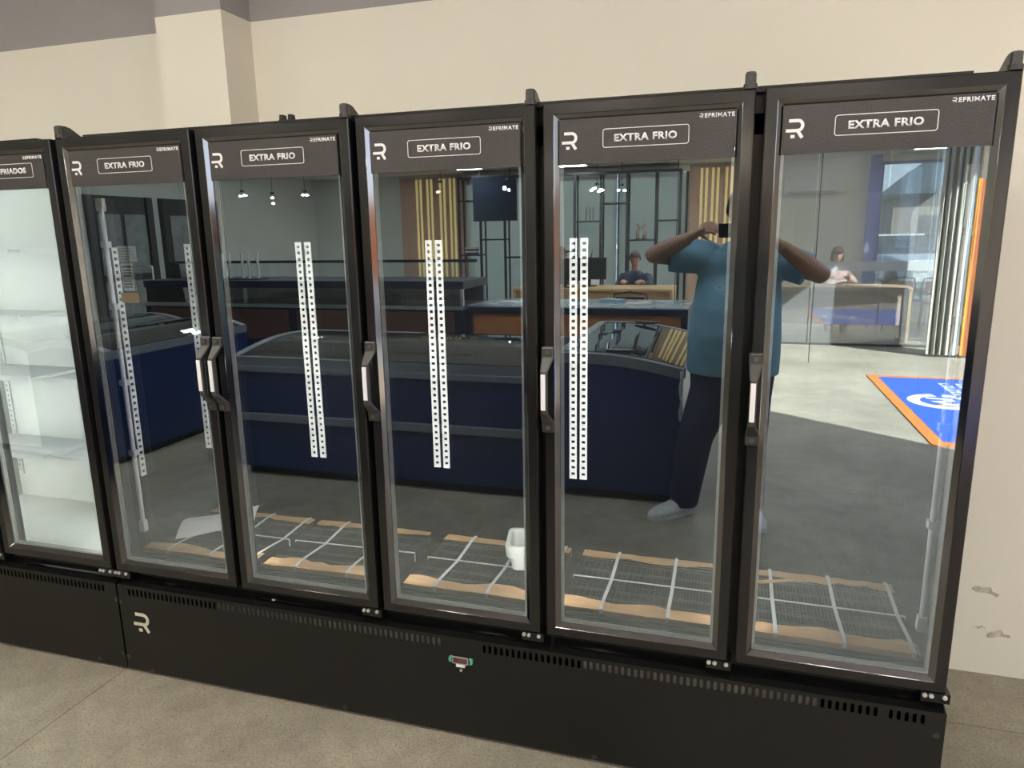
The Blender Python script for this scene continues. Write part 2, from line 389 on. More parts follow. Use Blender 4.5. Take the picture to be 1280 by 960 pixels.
# far wall of the offices with a window opening on the right
WX0, WX1, WZ0, WZ1 = 4.62, 5.75, .35, 2.75
struct('wall_far', MB().box(2.4, WX0, YF - .15, YF, 0, HC).box(WX1, XR + .15, YF - .15, YF, 0, HC).box(WX0, WX1, YF - .15, YF, 0, WZ0).box(WX0, WX1, YF - .15, YF, WZ1, HC), WALLB)
struct('wall_office', MB().box(XL, -3.0, YF - .15, YF, 0, HC).box(1.4, 2.4, YF - .15, YF, 0, HC).box(-3.0, 1.4, YF - .15, YF, 0, .25).box(-3.0, 1.4, YF - .15, YF, 2.78, HC), WALLG)
win2 = struct('window_2', MB().frame(-3.0, 1.4, .25, 2.78, [(0, YF - .12), (0, YF - .04), (.05, YF - .04), (.05, YF - .12)]).box(-1.44, -1.41, YF - .12, YF - .04, .30, 2.73).box(.09, .12, YF - .12, YF - .04, .30, 2.73), DKFRAME)
for a, c in ((-2.95, -1.44), (-1.41, .09), (.12, 1.35)):
    MB().box(a, c, YF - .085, YF - .079, .30, 2.73).build('pane', glassmat('window_glass', .04, (.9, .93, .93)), win2)
struct('ceiling', MB().box(XL - .15, XR + .15, -9.0, YB + .12, HC, HC + .12).box(XL - .15, XR + .15, YF - .15, -9.0, 2.85, HC), CEILM)
win = struct('window_1', MB().frame(WX0, WX1, WZ0, WZ1, [(0, YF - .10), (0, YF - .02), (.05, YF - .02), (.05, YF - .10)]), mat('blue_frame', (.11, .13, .33), .45, noise=.1))
MB().box(WX0 + .05, WX1 - .05, YF - .064, YF - .058, WZ0 + .05, WZ1 - .05).build('pane', glassmat('window_glass', .04, (.9, .93, .93)), win)
struct('trim_2', MB().box(4.44, 4.60, YF, YF + .16, 0, 2.85), mat('blue_column_paint', (.13, .15, .40), .5, noise=.1))
# dark glazed doors in the left wall
for i, (y0, y1) in enumerate(((-7.25, -6.05), (-8.75, -7.45))):
    d = struct('door_%d' % (i + 1), MB().box(XL, XL + .06, y0, y1, 0, 2.28).box(XL + .06, XL + .09, y0, y0 + .12, 0, 2.28).box(XL + .06, XL + .09, y1 - .12, y1, 0, 2.28), DKFRAME)
    for (a, b, c, e) in ((y0 + .16, (y0 + y1) / 2 - .04, 1.15, 2.02), ((y0 + y1) / 2 + .04, y1 - .16, 1.15, 2.02), (y0 + .16, y1 - .16, .25, 1.05)):
        MB().box(XL + .06, XL + .075, a, b, c, e).build('door_pane', mat('door_pane', (.20, .22, .22), .15, noise=.2), d)
    MB().tube([(XL + .09, y0 + .2, 1.0), (XL + .13, y0 + .2, 1.0), (XL + .13, y0 + .2, 1.25), (XL + .09, y0 + .2, 1.25)], .012).build('door_handle', CHROME, d)
# outdoors
GRD = mat('asphalt', (.20, .20, .19), .8, noise=.2, nscale=2, bump=.2)
struct('ground', MB().box(XR + .4, 60, -70, 40, -.3, -.03).box(-60, XR + .4, -70, YF - .2, -.3, -.03), GRD)

# ---------------------------------------------------------------- ceiling lights in the hall and offices
PANEL = mat('lamp_panel', (.9, .88, .8), .5, emit=(1.0, .945, .84), estr=LAMP, noise=.01)
HOUS = mat('lamp_housing', (.8, .8, .78), .5, noise=.03)
def lamp(x, y, z, w, d, label, group):
    t = thing('ceiling_light', label, 'light', (x, y, z), group=group)
    MB().frame(-w / 2 - .03, w / 2 + .03, -d / 2 - .03, d / 2 + .03, [(0, -.05), (0, 0), (.03, 0), (.03, -.05)]).build('housing', HOUS, t).rotation_euler = (math.pi / 2, 0, 0)
    MB().box(-w / 2, w / 2, -d / 2, d / 2, -.035, -.01).build('diffuser', PANEL, t)
for x in (-4.6, -2.0, .6, 3.2):
    for y in (-1.3, -4.4, -7.2):
        if (x, y) == (-4.6, -1.3): continue
        lamp(x, y, HC, 1.2, .30, 'rectangular white ceiling light panel over the shop hall', 'ceiling panels over the hall')
WARM = mat('warm_lamp_panel', (.9, .8, .5), .5, emit=(1.0, .90, .74), estr=290.0, noise=.01)
WARM2 = mat('dim_warm_lamp_panel', (.9, .8, .5), .5, emit=(1.0, .90, .74), estr=110.0, noise=.01)
for (x, y) in ((-.6, -11.1), (1.9, -10.6), (-2.5, -10.8), (-5.2, -10.4), (4.0, -10.6), (.4, -9.5), (2.0, -9.5), (3.5, -9.6), (5.1, -10.8)):  # the last four lights are added to brighten the offices
    t = thing('ceiling_light', 'warm flush square light in the low office ceiling, some added as fill', 'light', (x, y, 2.85), group='warm office ceiling lights')
    MB().frame(-.27, .27, -.12, .12, [(0, -.03), (0, 0), (.03, 0), (.03, -.03)]).build('housing', HOUS, t).rotation_euler = (math.pi / 2, 0, 0)
    MB().box(-.24, .24, -.09, .09, -.03, -.008).build('diffuser', WARM2 if x < -2 else WARM, t)

# ---------------------------------------------------------------- coolers
PITCH, GAP, ZB, ZT = .558, .011, .426, 1.98
LT = {}
def cached(key, fn):
    if key not in LT: LT[key] = fn()
    return LT[key]
def slot_sheet(x0, x1, z0, z1, slots, sw=.0105, sh=.029, zc=.341):
    mb = MB(); hw = .0095; ca, cb = zc - .019, zc + .019
    def rect(a, b, c, d):
        if b - a > 1e-5: mb.add([(a, 0, c), (b, 0, c), (b, 0, d), (a, 0, d)], [(0, 1, 2, 3)])
    rect(x0, x1, z0, ca); rect(x0, x1, cb, z1)
    x = x0
    for s in sorted(slots):
        rect(x, s - hw, ca, cb); x = s + hw
        hole, outer = [], []
        r = sw / 2; hh = sh / 2 - r
        for k in range(16):
            a = 2 * math.pi * k / 16
            c_, s_ = math.cos(a), math.sin(a)
            hole.append((s + r * c_, 0, zc + (hh if s_ > 1e-6 else (-hh if s_ < -1e-6 else 0)) + r * s_))
            m_ = max(abs(c_), abs(s_)); outer.append((s + hw * c_ / m_, 0, zc + .019 * s_ / m_))
        mb.add(hole + outer, [(k, 16 + k, 16 + (k + 1) % 16, (k + 1) % 16) for k in range(16)])
    rect(x, x1, ca, cb)
    return mb

FRAME_PROF = [(0, .045), (0, .003), (.003, 0), (.029, 0), (.0305, .0006), (.043, .0105), (.043, .045)]
DW = PITCH - 2 * GAP
def door_meshes():
    mb = MB().frame(0, DW, ZB, ZT, FRAME_PROF)
    n = len(FRAME_PROF); mb.m = [1 if i % n in (3, 4) else 0 for i in range(len(mb.f))]
    LT['frame'] = mb.mesh('door', [BLACK, CHAMF])
    mb = MB().box(.040, DW - .040, .0110, .0145, ZB + .040, ZT - .040)
    mb.m = [1 if i == 2 else 0 for i in range(6)]
    LT['glass'] = mb.mesh('glass_pane', [CLEARF, MIRR])
    mb = MB().box(.044, DW - .044, .0300, .0330, ZB + .044, ZT - .044); mb.m = [1 if i == 2 else 0 for i in range(6)]
    LT['glass2'] = mb.mesh('glass_pane', [CLEARF, MIRR2])
    LT['spacer'] = MB().frame(.0432, DW - .0432, ZB + .0432, ZT - .0432, [(0, .0155), (.0075, .0155), (.0075, .0190), (.0035, .0205), (.0035, .0245), (.0075, .026), (.0075, .0295), (0, .0295)]).mesh('spacer', ALU)
    LT['gasket'] = MB().frame(.006, DW - .006, ZB + .006, ZT - .006, [(0, .0455), (0, .056), (.03, .056), (.03, .0455)]).mesh('gasket', RUBBER)
    LT['header'] = MB().box(.0434, DW - .0434, .0055, .0105, 1.823, ZT - .0434).mesh('header_panel', HEADER)
    # handle
    rings = []
    for z, xo, w, yf, yb in ((.125, 0, .034, -.010, .0), (.121, 0, .036, -.013, .0), (.098, 0, .036, -.015, .0), (.094, 0, .034, -.017, -.003), (.060, -.004, .021, -.045, -.028), (.052, -.004, .019, -.046, -.030),
                             (-.058, -.004, .019, -.046, -.030), (-.064, -.004, .021, -.045, -.028), (-.094, 0, .034, -.018, -.003), (-.098, 0, .036, -.015, .0), (-.121, 0, .036, -.013, .0), (-.125, 0, .034, -.010, .0)):
        rings.append([(xo - w / 2, yf + .003, z), (xo - w / 2 + .004, yf, z), (xo + w / 2 - .004, yf, z), (xo + w / 2, yf + .003, z), (xo + w / 2, yb, z), (xo - w / 2, yb, z)])
    LT['handle'] = MB().loft(rings).mesh('handle', HANDM)
    LT['grip'] = MB().prism([(-.0115, -.050), (.0015, -.050), (.0015, .053), (-.0115, .053)], 'y', -.0485, -.0458).mesh('grip_strip', GRIPW)
    LT['screw'] = MB().cyl((0, 0, 0), (0, -1, 0), .0065, .003, 12).cyl((0, -.0031, 0), (0, -1, 0), .003, .0012, 6).mesh('screw', mat('dark_screw', (.13, .13, .125), .35, metal=.6, noise=.2))
    mb = MB()
    mb.cyl((0, -.001, 0), (0, -1, 0), .0062, .005, 14); mb.cyl((0, -.006, 0), (0, -1, 0), .0042, .002, 10)
    LT['bolt'] = mb.mesh('bolt', CHROME)
    LT['bracket'] = MB().box(-.055, .015, .0, .052, .397, .4245).mesh('hinge_bracket', GLOSSB)
    # hinge cap: upright barrel with a fin running back
    prof = [(.0, ZT + .001), (.0, ZT + .036), (.006, ZT + .040), (.028, ZT + .040), (.045, ZT + .036), (.085, ZT + .014), (.12, ZT + .004), (.12, ZT + .001)]
    LT['cap'] = MB().prism(prof, 'x', -.010, .010).tube([(0, .012, ZT + .001), (0, .012, ZT + .012), (0, .012, ZT + .014), (0, .012, ZT + .036), (0, .012, ZT + .040)], [.0165, .0165, .0135, .013, .011], 16).mesh('hinge_cap', HANDM)
    mb = MB(); bw, bh, r, n = .220, .0475, .007, 5
    def rr(w, h, rad):
        p = []
        for cx_, cz_, a0 in ((w / 2 - rad, h / 2 - rad, 0), (-w / 2 + rad, h / 2 - rad, 90), (-w / 2 + rad, -h / 2 + rad, 180), (w / 2 - rad, -h / 2 + rad, 270)):
            p += [(cx_ + rad * math.cos(math.radians(a0 + 90 * i / n)), cz_ + rad * math.sin(math.radians(a0 + 90 * i / n))) for i in range(n + 1)]
        return p
    def boxline(bw):
        mb = MB(); A, B_ = rr(bw, bh, r), rr(bw - .0034, bh - .0034, r - .0017); k = len(A)
        mb.add([(a, 0, c) for a, c in A] + [(a, 0, c) for a, c in B_] + [(a, -.0006, c) for a, c in A] + [(a, -.0006, c) for a, c in B_],
               [q for i in range(k) for q in ((2 * k + i, 2 * k + (i + 1) % k, 3 * k + (i + 1) % k, 3 * k + i), (i, k + i, k + (i + 1) % k, (i + 1) % k), (i, (i + 1) % k, 2 * k + (i + 1) % k, 2 * k + i), (k + i, 3 * k + i, 3 * k + (i + 1) % k, k + (i + 1) % k))])
        return mb.mesh('text_border', WHITEINK)
    LT['border'] = boxline(.220); LT['border_long'] = boxline(.320)
    LT['extra'] = text_mesh('EXTRA FRIO', .160, .0190, WHITEINK, bold=.038, spacing=1.1)
    LT['resf'] = text_mesh('EXTRA RESFRIADOS', .258, .0190, WHITEINK, bold=.038, spacing=1.1)
    LT['logo'] = logo_mb(.044).mesh('logo', WHITEINK)
    LT['brand'] = text_mesh('EFRIMATE', .072, .0105, WHITEINK, bold=.035, spacing=1.15)
    mb = logo_mb(.0105); LT['brandr'] = mb.mesh('brand_initial', WHITEINK)
door_meshes()

def cooler_door(parent, x0, hinge, text):
    """x0: left outer edge of the door"""
    d = inst('door', LT['frame'], parent, (x0, 0, 0))
    inst('glass_pane', LT['glass'], d); inst('glass_pane', LT['glass2'], d); inst('spacer', LT['spacer'], d); inst('gasket', LT['gasket'], d)
    inst('header_panel', LT['header'], d)
    hx = .012 if hinge == 'R' else DW - .012
    h = inst('handle', LT['handle'], d, (hx, 0, 1.205))
    inst('grip_strip', LT['grip'], d, (hx, 0, 1.205))
    for dz in (.110, -.110): inst('screw', LT['screw'], d, (hx, -.0145, 1.205 + dz))
    if text == 'extra': inst('hinge_cap', LT['cap'], d, (DW - .014 if hinge == 'R' else .014, 0, 0))
    yy = .0054
    inst('logo', LT['logo'], d, (.051, yy, 1.8605))
    long = text != 'extra'
    inst('text_border', LT['border_long' if long else 'border'], d, (.270 + (.012 if long else 0), yy, 1.8845))
    inst('lettering', LT[text], d, (.270 + (.012 if long else 0), yy, 1.8845))
    inst('brand_initial', LT['brandr'], d, (.4035, yy, 1.9205))
    inst('lettering', LT['brand'], d, (.4525, yy, 1.9255))
    return d

def cooler(x0, n, hinges, texts, label, liner, shelves=False, slotspec=(), greys=(), topstrip=True):
    w = n * PITCH
    t = thing('display_cooler', label, 'cooler', (x0, 0, 0), group='black glass door coolers')
    D0, D1 = .058, .60
    b = MB()
    b.box(0, .022, D0, D1, .03, ZT - .004).box(w - .022, w, D0, D1, .03, ZT - .004)
    b.box(.022, w - .022, .525, D1, .03, ZT - .004).box(.022, w - .022, D0, .525, ZT - .05, ZT - .004)
    b.box(.022, w - .022, D0, .525, .33, .425)
    for i in range(n + 1):
        c = min(max(i * PITCH, .022), w - .022)
        b.box(c - .02, c + .02, D0 + .0005, D0 + .030, .425, ZT - .05)
    b.box(.022, w - .022, D0 + .0005, D0 + .03, ZT - .1, ZT - .05)
    b.build('cabinet_body', BLACKM, t)
    l = MB()
    l.box(.0225, .036, D0 + .031, .512, .438, ZT - .052).box(w - .036, w - .0225, D0 + .031, .512, .438, ZT - .052)
    l.box(.036, w - .036, .512, .5245, .438, ZT - .052).box(.036, w - .036, D0 + .031, .512, .4255, .438).box(.036, w - .036, D0 + .031, .512, ZT - .062, ZT - .052)
    l.build('liner', liner, t)
    if topstrip: MB().box(.10, w - .10, .03, .50, ZT - .0035, ZT + .010).build('top_cover', BLACKM, t)
    # ledge over the kick panel and the kick panel itself
    MB().prism([(.0015, .366), (.0015, .3675), (.058, .385), (.058, .3835)], 'x', .003, w - .003).build('ledge', GLOSSB, t)
    sl = []
    for a, c in slotspec:
        k = int((c - a) / .0193)
        sl += [a + i * .0193 for i in range(k + 1)]
    kp = slot_sheet(.002, w - .002, .012, .366, sl).build('kick_panel', BLACKM, t)
    so = kp.modifiers.new('solid', 'SOLIDIFY'); so.thickness = .0015; so.offset = -1
    MB().box(.03, w - .03, .045, .056, .03, .36).build('base_frame', LINER, t)
    for a, c in greys:
        MB().box(a, c, .010, .022, .318, .363).build('condenser_grille', mat('condenser_grey', (.20, .19, .165), .6, noise=.5, nscale=60, stretch=(1, 1, .2)), t)
    for i in range(n):
        cooler_door(t, i * PITCH + GAP, hinges[i], texts[i])
        hb = (i + 1) * PITCH - .014 if hinges[i] == 'R' else i * PITCH + .056
        br = inst('hinge_bracket', LT['bracket'], t, (hb, 0, 0))
        for dx in (-.047, -.031, .001): inst('bolt', LT['bolt'], br, (dx, 0, .4175))
    return t

MAIN = cooler(0, 5, 'LRRRR', ['extra'] * 5, 'long black display cooler with five glass doors reading EXTRA FRIO', LINER,
              slotspec=((.056, .52), (.55, 1.335), (1.478, 2.62), (2.655, 2.745)), greys=((.44, 1.35), (1.79, 2.47)))
LEFT = cooler(-2 * PITCH - .004, 2, 'RR', ['resf', 'resf'], 'black display cooler with lit white interior and white shelves', LINERW,
              slotspec=((.09, .50), (.53, 1.06)))

# R mark, plugs and controller on the kick panel
o = logo_mb(.078).build('logo', IVORY, MAIN, (.060, -.0005, .182))
plug = MB().cyl((0, 0, 0), (0, -1, 0), .0085, .003, 16).mesh('plug', mat('plug_plastic', (.040, .040, .036), .5, noise=.2))
for x, z in ((.013, .296), (.012, .066), (.121, .019), (.954, .025), (1.838, .024), (2.768, .300)):
    inst('plug', plug, MAIN, (x, 0, z))
for x, z in ((-.010, .302), (-.016, .073), (-.135, .031)):
    inst('plug', plug, LEFT, (x + 2 * PITCH + .004, 0, z))
GREEN = mat('green_gasket', (.10, .42, .27), .4, noise=.1)
c = MB().prism([(.034 * math.cos(a) * (1 if abs(math.cos(a)) > .5 else .85), .0125 * math.sin(a)) for a in [2 * math.pi * k / 20 for k in range(20)]], 'y', -.005, -.0006).build('temperature_controller', BLACKM, MAIN, (1.398, 0, .290))
for s in (-1, 1):
    MB().prism([(s * .030, -.010), (s * .040, -.008), (s * .042, 0), (s * .040, .009), (s * .030, .011), (s * .033, 0)], 'y', -.009, -.0006).build('side_tab', GREEN, c)
MB().box(-.026, .024, -.0085, -.0052, -.010, .010).build('display_window', mat('clear_display', (.14, .055, .045), .08, noise=.4, nscale=60), c)
MB().frame(-.028, .026, -.012, .012, [(0, -.0095), (0, -.0052), (.0022, -.0052), (.0022, -.0095)]).build('display_rim', mat('clear_rim', (.40, .38, .36), .12, noise=.1), c)
MB().box(-.016, .014, -.008, -.001, -.024, -.0135).build('white_sticker', WHITEINK, c)
MB().cyl((0, -.0006, -.036), (0, -1, 0), .0045, .007, 12).build('knob', CHROME, c)
# small bracket on top
MB().box(-.022, .022, 0, .03, 0, .006).prism([(-.022, .006), (-.008, .006), (-.010, .022), (-.020, .022)], 'y', .004, .026).prism([(.022, .006), (.008, .006), (.010, .022), (.020, .022)], 'y', .004, .026).build('cable_bracket', RUBBER, MAIN, (.86, .055, ZT + .010))

# slotted shelf rails
def rail_mesh(h, w=.026, pitch=.0245, dia='front'):
    mb = MB(); n = int(h / pitch); e = .0062
    mb.box(-w / 2, -w / 2 + e, -.006, 0, 0, h); mb.box(w / 2 - e, w / 2, -.006, 0, 0, h)
    for i in range(n + 1):
        z = min(i * pitch, h - .013); mb.box(-w / 2 + e, w / 2 - e, -.006, 0, z, z + .0130)
    return mb.mesh('shelf_rail', RAIL)
RM = rail_mesh(.868)
for x in (.052, .575, .616, 1.122, 1.161, 1.661, 1.699, 2.215, 2.255):
    inst('shelf_rail', RM, MAIN, (x, .5115, .758))
inst('shelf_rail', RM, MAIN, (.0365, .155, .752), math.pi / 2)
inst('shelf_rail', RM, MAIN, (5 * PITCH - .0365, .155, .752), -math.pi / 2)
# unlit LED tubes at both ends
TUBE = mat('led_tube_plastic', (.74, .74, .80), .35, noise=.04)
for x in (.058, 5 * PITCH - .058):
    l = MB().tube([(x, .105, .565), (x, .105, 1.745)], .0085, 10).build('led_tube', TUBE, MAIN, smooth=False)
    for z in (.545, 1.745): MB().prism([(-.011, 0), (.011, 0), (.013, .012), (.011, .045), (-.011, .045), (-.013, .012)], 'y', -.010, .010).build('end_cap', mat('tube_cap', (.80, .80, .74), .4, noise=.05), l, (x, .105, z))
    for z in (.85, 1.12, 1.40, 1.62): MB().box(-.013, .013, -.012, .012, 0, .022).build('tube_clip', TUBE, l, (x, .105, z))
# added fill strips, hidden behind the mullions to brighten the cooler interior
MFILL = mat('mullion_fill', (.9, .9, .9), .4, emit=(1.0, .97, .93), estr=72.0, noise=.01)
for k in range(1, 5):
    MB().box(k * PITCH - .009, k * PITCH + .009, .0885, .0960, .52, 1.84).build('fill_strip', MFILL, MAIN)
# papers stuck to the inside of the first door's glass
pg = MB().box(.178, .256, .0335, .0342, 1.573, 1.626).build('notice_sheet', mat('grey_sheet', (.60, .66, .67), .6, noise=.1), MAIN)
ink = mat('black_ink', (.03, .03, .03), .6, noise=.2)
mb = MB()
for i in range(8): mb.box(.184, .184 + .062 * (.7 + .3 * math.sin(i * 1.7) ** 2), .0332, .0336, 1.579 + i * .0056, 1.5805 + i * .0056)
mb.build('print_lines', ink, pg)
pc = MB().box(.180, .238, .0335, .0344, 1.470, 1.572).build('notice_card', PAPER, MAIN)
MB().frame(.180, .238, 1.470, 1.572, [(0, .0331), (0, .0336), (.004, .0336), (.004, .0331)]).box(.188, .230, .0331, .0335, 1.553, 1.560).build('card_border', ink, pc)
mb = MB(); random.seed(3)
for r_ in range(7):
    if r_ == 3: continue
    z = 1.485 + r_ * .0095; x = .190
    while x < .226:
        w = .002 + .005 * random.random(); mb.box(x, min(x + w, .228), .0331, .0335, z, z + .006); x += w + .0015
mb.build('print_lines', ink, pc)
MB().box(.170, .243, .0335, .0344, 1.434, 1.468).build('orange_card', mat('orange_card', (.92, .46, .06), .6, noise=.1), MAIN)

# left cooler: shelves, rails and the lamp that lights it
WSH = mat('white_shelf', (.80, .82, .82), .4, noise=.05)
for z in (1.616, 1.348, 1.094, .755):
    for k in range(2):
        a, b_ = k * PITCH + .042, (k + 1) * PITCH - .042 + (.02 if k == 0 else 0)
        s = MB().box(a, b_, .250, .50, z - .012, z - .004).build('shelf', WSH, LEFT)
        MB().box(a, b_, .243, .2495, z - .018, z + .004).build('shelf_edge', mat('shelf_edge_white', (.86, .87, .86), .35, noise=.03), s)
RMW = rail_mesh(1.2)
for x in (.06, .54, .58, 1.055): inst('shelf_rail', RMW, LEFT, (x, .5115, .55))
LEDE = mat('cooler_led', (.9, .9, .9), .4, emit=(.95, 1.0, .95), estr=82.0, noise=.01)
for x in (.052, 2 * PITCH - .050):
    MB().box(x - .010, x + .010, .092, .104, .50, 1.86).build('led_lamp', LEDE, LEFT)


# bundles of wire shelves tied with straps, cardboard on their edges
def bundle_meshes(seed):
    rnd = random.Random(seed); w, d = .495, .405
    wires = MB()
    for k in range(3):
        z = .007 + k * .011
        for y in (0, d / 2, d): wires.tube([(0, y, z), (w, y, z)], .0034, 6)
        for x in (0, w): wires.tube([(x, 0, z), (x, d, z)], .0034, 6)
    n = 48
    for i in range(1, n):
        x = w * i / n; wires.box(x - .0013, x + .0013, .0, d, .0305, .0335)
        if i % 2: wires.box(x - .0013, x + .0013, .0, d, .0190, .0215)
    for y in (.075, .083, .13, .14, .27, .28, .335, .343): wires.box(0, w, y - .0012, y + .0012, .0335, .0355, mi=1)
    def card(front):
        mb = MB(); m = 12; A = []
        for i in range(m + 1):
            x = -.002 + (w + .004) * i / m; dep = .052 + rnd.uniform(-.007, .007) + (.010 * math.sin(i * .9 + seed)); zt = .0385 + rnd.uniform(-.001, .003)
            if front: A.append(((x, -.006, .026), (x, -.006, zt), (x, dep, zt + rnd.uniform(0, .004))))
            else: A.append(((x, d + .006, .002), (x, d + .006, zt), (x, d - dep * .8, zt + rnd.uniform(0, .004))))
        v = [p for a in A for p in a]; f = []
        for i in range(m):
            f += [(3 * i, 3 * i + 3, 3 * i + 4, 3 * i + 1), (3 * i + 1, 3 * i + 4, 3 * i + 5, 3 * i + 2)]
        nv = len(v); v += [(p[0], p[1], p[2] + .0025) for p in v]; f2 = [tuple(reversed([i + nv for i in q])) for q in f]
        mb.add(v, f + f2); return mb
    straps = MB()
    xs = (.115, .30, .478) if seed % 2 else (.13, .335)
    S = []
    for x in xs:
        mb = MB()
        q = [(-.008, .030), (-.0085, .046), (.03, .0495), (.075, .048), (d * .5, .0380), (d - .06, .048), (d - .03, .0495), (d + .0085, .046), (d + .008, .0)]
        for i in range(len(q) - 1):
            (y0, z0), (y1, z1) = q[i], q[i + 1]
            mb.add([(x - .0055, y0, z0), (x + .0055, y0, z0), (x + .0055, y1, z1), (x - .0055, y1, z1), (x - .0055, y0, z0 + .001), (x + .0055, y0, z0 + .001), (x + .0055, y1, z1 + .001), (x - .0055, y1, z1 + .001)],
                   [(0, 3, 2, 1), (4, 5, 6, 7), (0, 1, 5, 4), (1, 2, 6, 5), (2, 3, 7, 6), (3, 0, 4, 7)])
        S.append(mb)
    y = .215; mb = MB().box(-.006, w + .006, y - .0042, y + .0042, .0355, .0368).box(-.006, -.005, y - .0042, y + .0042, .0, .0368).box(w + .005, w + .006, y - .0042, y + .0042, .0, .0368); S.append(mb)
    return wires, card(True), card(False), S
for i, (x, y, rz, where) in enumerate(((.055, .102, .0, 'under the paper sheet'), (.597, .102, .03, 'behind the second glass door'), (1.158, .100, .0, 'beside the white tub'),
                                       (1.708, .100, .0, 'behind the fourth glass door'), (2.240, .100, -.01, 'behind the last glass door'))):
    wm, cf, cb, S = bundle_meshes(11 + i)
    t = thing('shelf_bundle', 'strapped bundle of black wire shelves edged with cardboard, ' + where, 'shelves', (x, y, .438), rz, 'strapped shelf bundles in the cooler')
    w_ = wm.build('wire_shelves', [WIREB, mat('cross_wire_glint', (.07, .072, .075), .4, noise=.5, nscale=160)], t); w_['kind'] = 'stuff'  # cross wires coloured paler in broken dashes, standing in for highlights
    cf.build('cardboard_edge', CARD, t); cb.build('cardboard_edge', CARD, t)
    for s in S: s.build('strap', STRAP, t)
# loose cardboard slip on the last bundle
tag(MB().prism([(-.12, -.012), (.0, -.022), (.12, -.004), (.12, .008), (0, -.004), (-.12, .004)], 'z', 0, .004).build('cardboard_slip', CARD, None, (2.33, .415, .486), .25), 'thin torn cardboard slip lying across the last shelf bundle', 'cardboard')
# paper sheet
mb = MB(); N = 8
for i in range(N):
    for j in range(N):
        def pt(a, b_): return ((a - .5) * .30, (b_ - .5) * .215, .004 + .035 * a * a + .012 * math.sin(3 * b_ + a))
        q = [pt(i / N, j / N), pt((i + 1) / N, j / N), pt((i + 1) / N, (j + 1) / N), pt(i / N, (j + 1) / N)]
        mb.add(q + [(p[0], p[1], p[2] + .0012) for p in q], [(0, 3, 2, 1), (4, 5, 6, 7)])
ps = thing('paper_sheet', 'crumpled white printed instruction sheet lying on the wire shelves', 'paper', (.205, .345, .484), .55)
mb.build('sheet', PAPER, ps)
mb = MB()
for k in range(6): mb.box(-.11, .02, -.08 + k * .024, -.0785 + k * .024, .0125 + .001 * k, .013 + .001 * k)
mb.build('print_lines', mat('grey_print', (.45, .46, .47), .7, noise=.1), ps)
# white plastic tub
TUBM = mat('white_tub_plastic', (.78, .83, .79), .35, noise=.04)
tb = thing('plastic_tub', 'white rectangular plastic tub standing on the black wire shelves', 'tub', (1.548, .34, .488), .2)
def rrect(w, h, r, n=4):
    p = []
    for cx_, cz_, a0 in ((w - r, h - r, 0), (-w + r, h - r, 90), (-w + r, -h + r, 180), (w - r, -h + r, 270)):
        p += [(cx_ + r * math.cos(math.radians(a0 + 90 * i / n)), cz_ + r * math.sin(math.radians(a0 + 90 * i / n))) for i in range(n + 1)]
    return p
def rring(w, h, r, z): return [(a, b_, z) for a, b_ in rrect(w, h, r)]
MB().loft([rring(.066, .062, .018, 0), rring(.069, .065, .018, .004), rring(.078, .074, .020, .092), rring(.075, .071, .019, .092), rring(.066, .062, .017, .006)]).build('tub_body', TUBM, tb, smooth=False)
MB().loft([rring(.086, .082, .022, .054), rring(.090, .086, .022, .092), rring(.088, .084, .022, .096), rring(.0755, .0715, .019, .096), rring(.0755, .0715, .019, .0925)], caps=False).build('tub_rim', TUBM, tb)
# ---------------------------------------------------------------- the shop hall behind the photographer (seen in the door glass)
# --- people
def head_into(mb, c, yaw=0.0, pitch=0.0, s=1.0):
    """a head facing +y before turning"""
    R = Matrix.Rotation(yaw, 4, 'Z') @ Matrix.Rotation(pitch, 4, 'X'); c = Vector(c)
    seg, rings = 28, 22; v = []; f = []
    def g(x, a, w): return math.exp(-((x - a) / w) ** 2)
    for i in range(rings + 1):
        t = math.pi * i / rings
        for k in range(seg):
            p = 2 * math.pi * k / seg
            x, y, z = math.sin(t) * math.cos(p), math.sin(t) * math.sin(p), math.cos(t)
            X, Y, Z = x * .076, y * .097, z * .118
            if z < 0: X *= 1 - .28 * (-z) ** 1.5; Y = Y * (1 - .12 * (-z)) + (.012 * (-z))
            if y > 0:
                Y += .024 * g(x, 0, .14) * g(z, -.12, .15)                 # nose
                Y -= .010 * (g(x, .36, .16) + g(x, -.36, .16)) * g(z, .06, .12)   # eye sockets
                Y += .006 * g(z, .25, .10) * g(x, 0, .6)                   # brow
                Y += .006 * g(x, 0, .28) * g(z, -.48, .07)                 # lips
                Y += .010 * g(x, 0, .25) * g(z, -.78, .12)                 # chin
            v.append(c + R @ (Vector((X, Y, Z)) * s))
    for i in range(rings):
        for k in range(seg):
            k2 = (k + 1) % seg; f.append((i * seg + k, (i + 1) * seg + k, (i + 1) * seg + k2, i * seg + k2))
    mb.add(v, f)
    for sx in (-1, 1):                                                   # ears
        q = [c + R @ (Vector((sx * (.072 + .010 * math.sin(a * .5)), -.008 - .012 * math.cos(a), .005 + .030 * math.sin(a))) * s) for a in (0, 1.2, 2.2, 3.1, 4.2, 5.3, 6.28)]
        mb.tube(q, .008 * s, 6)
    return R, c
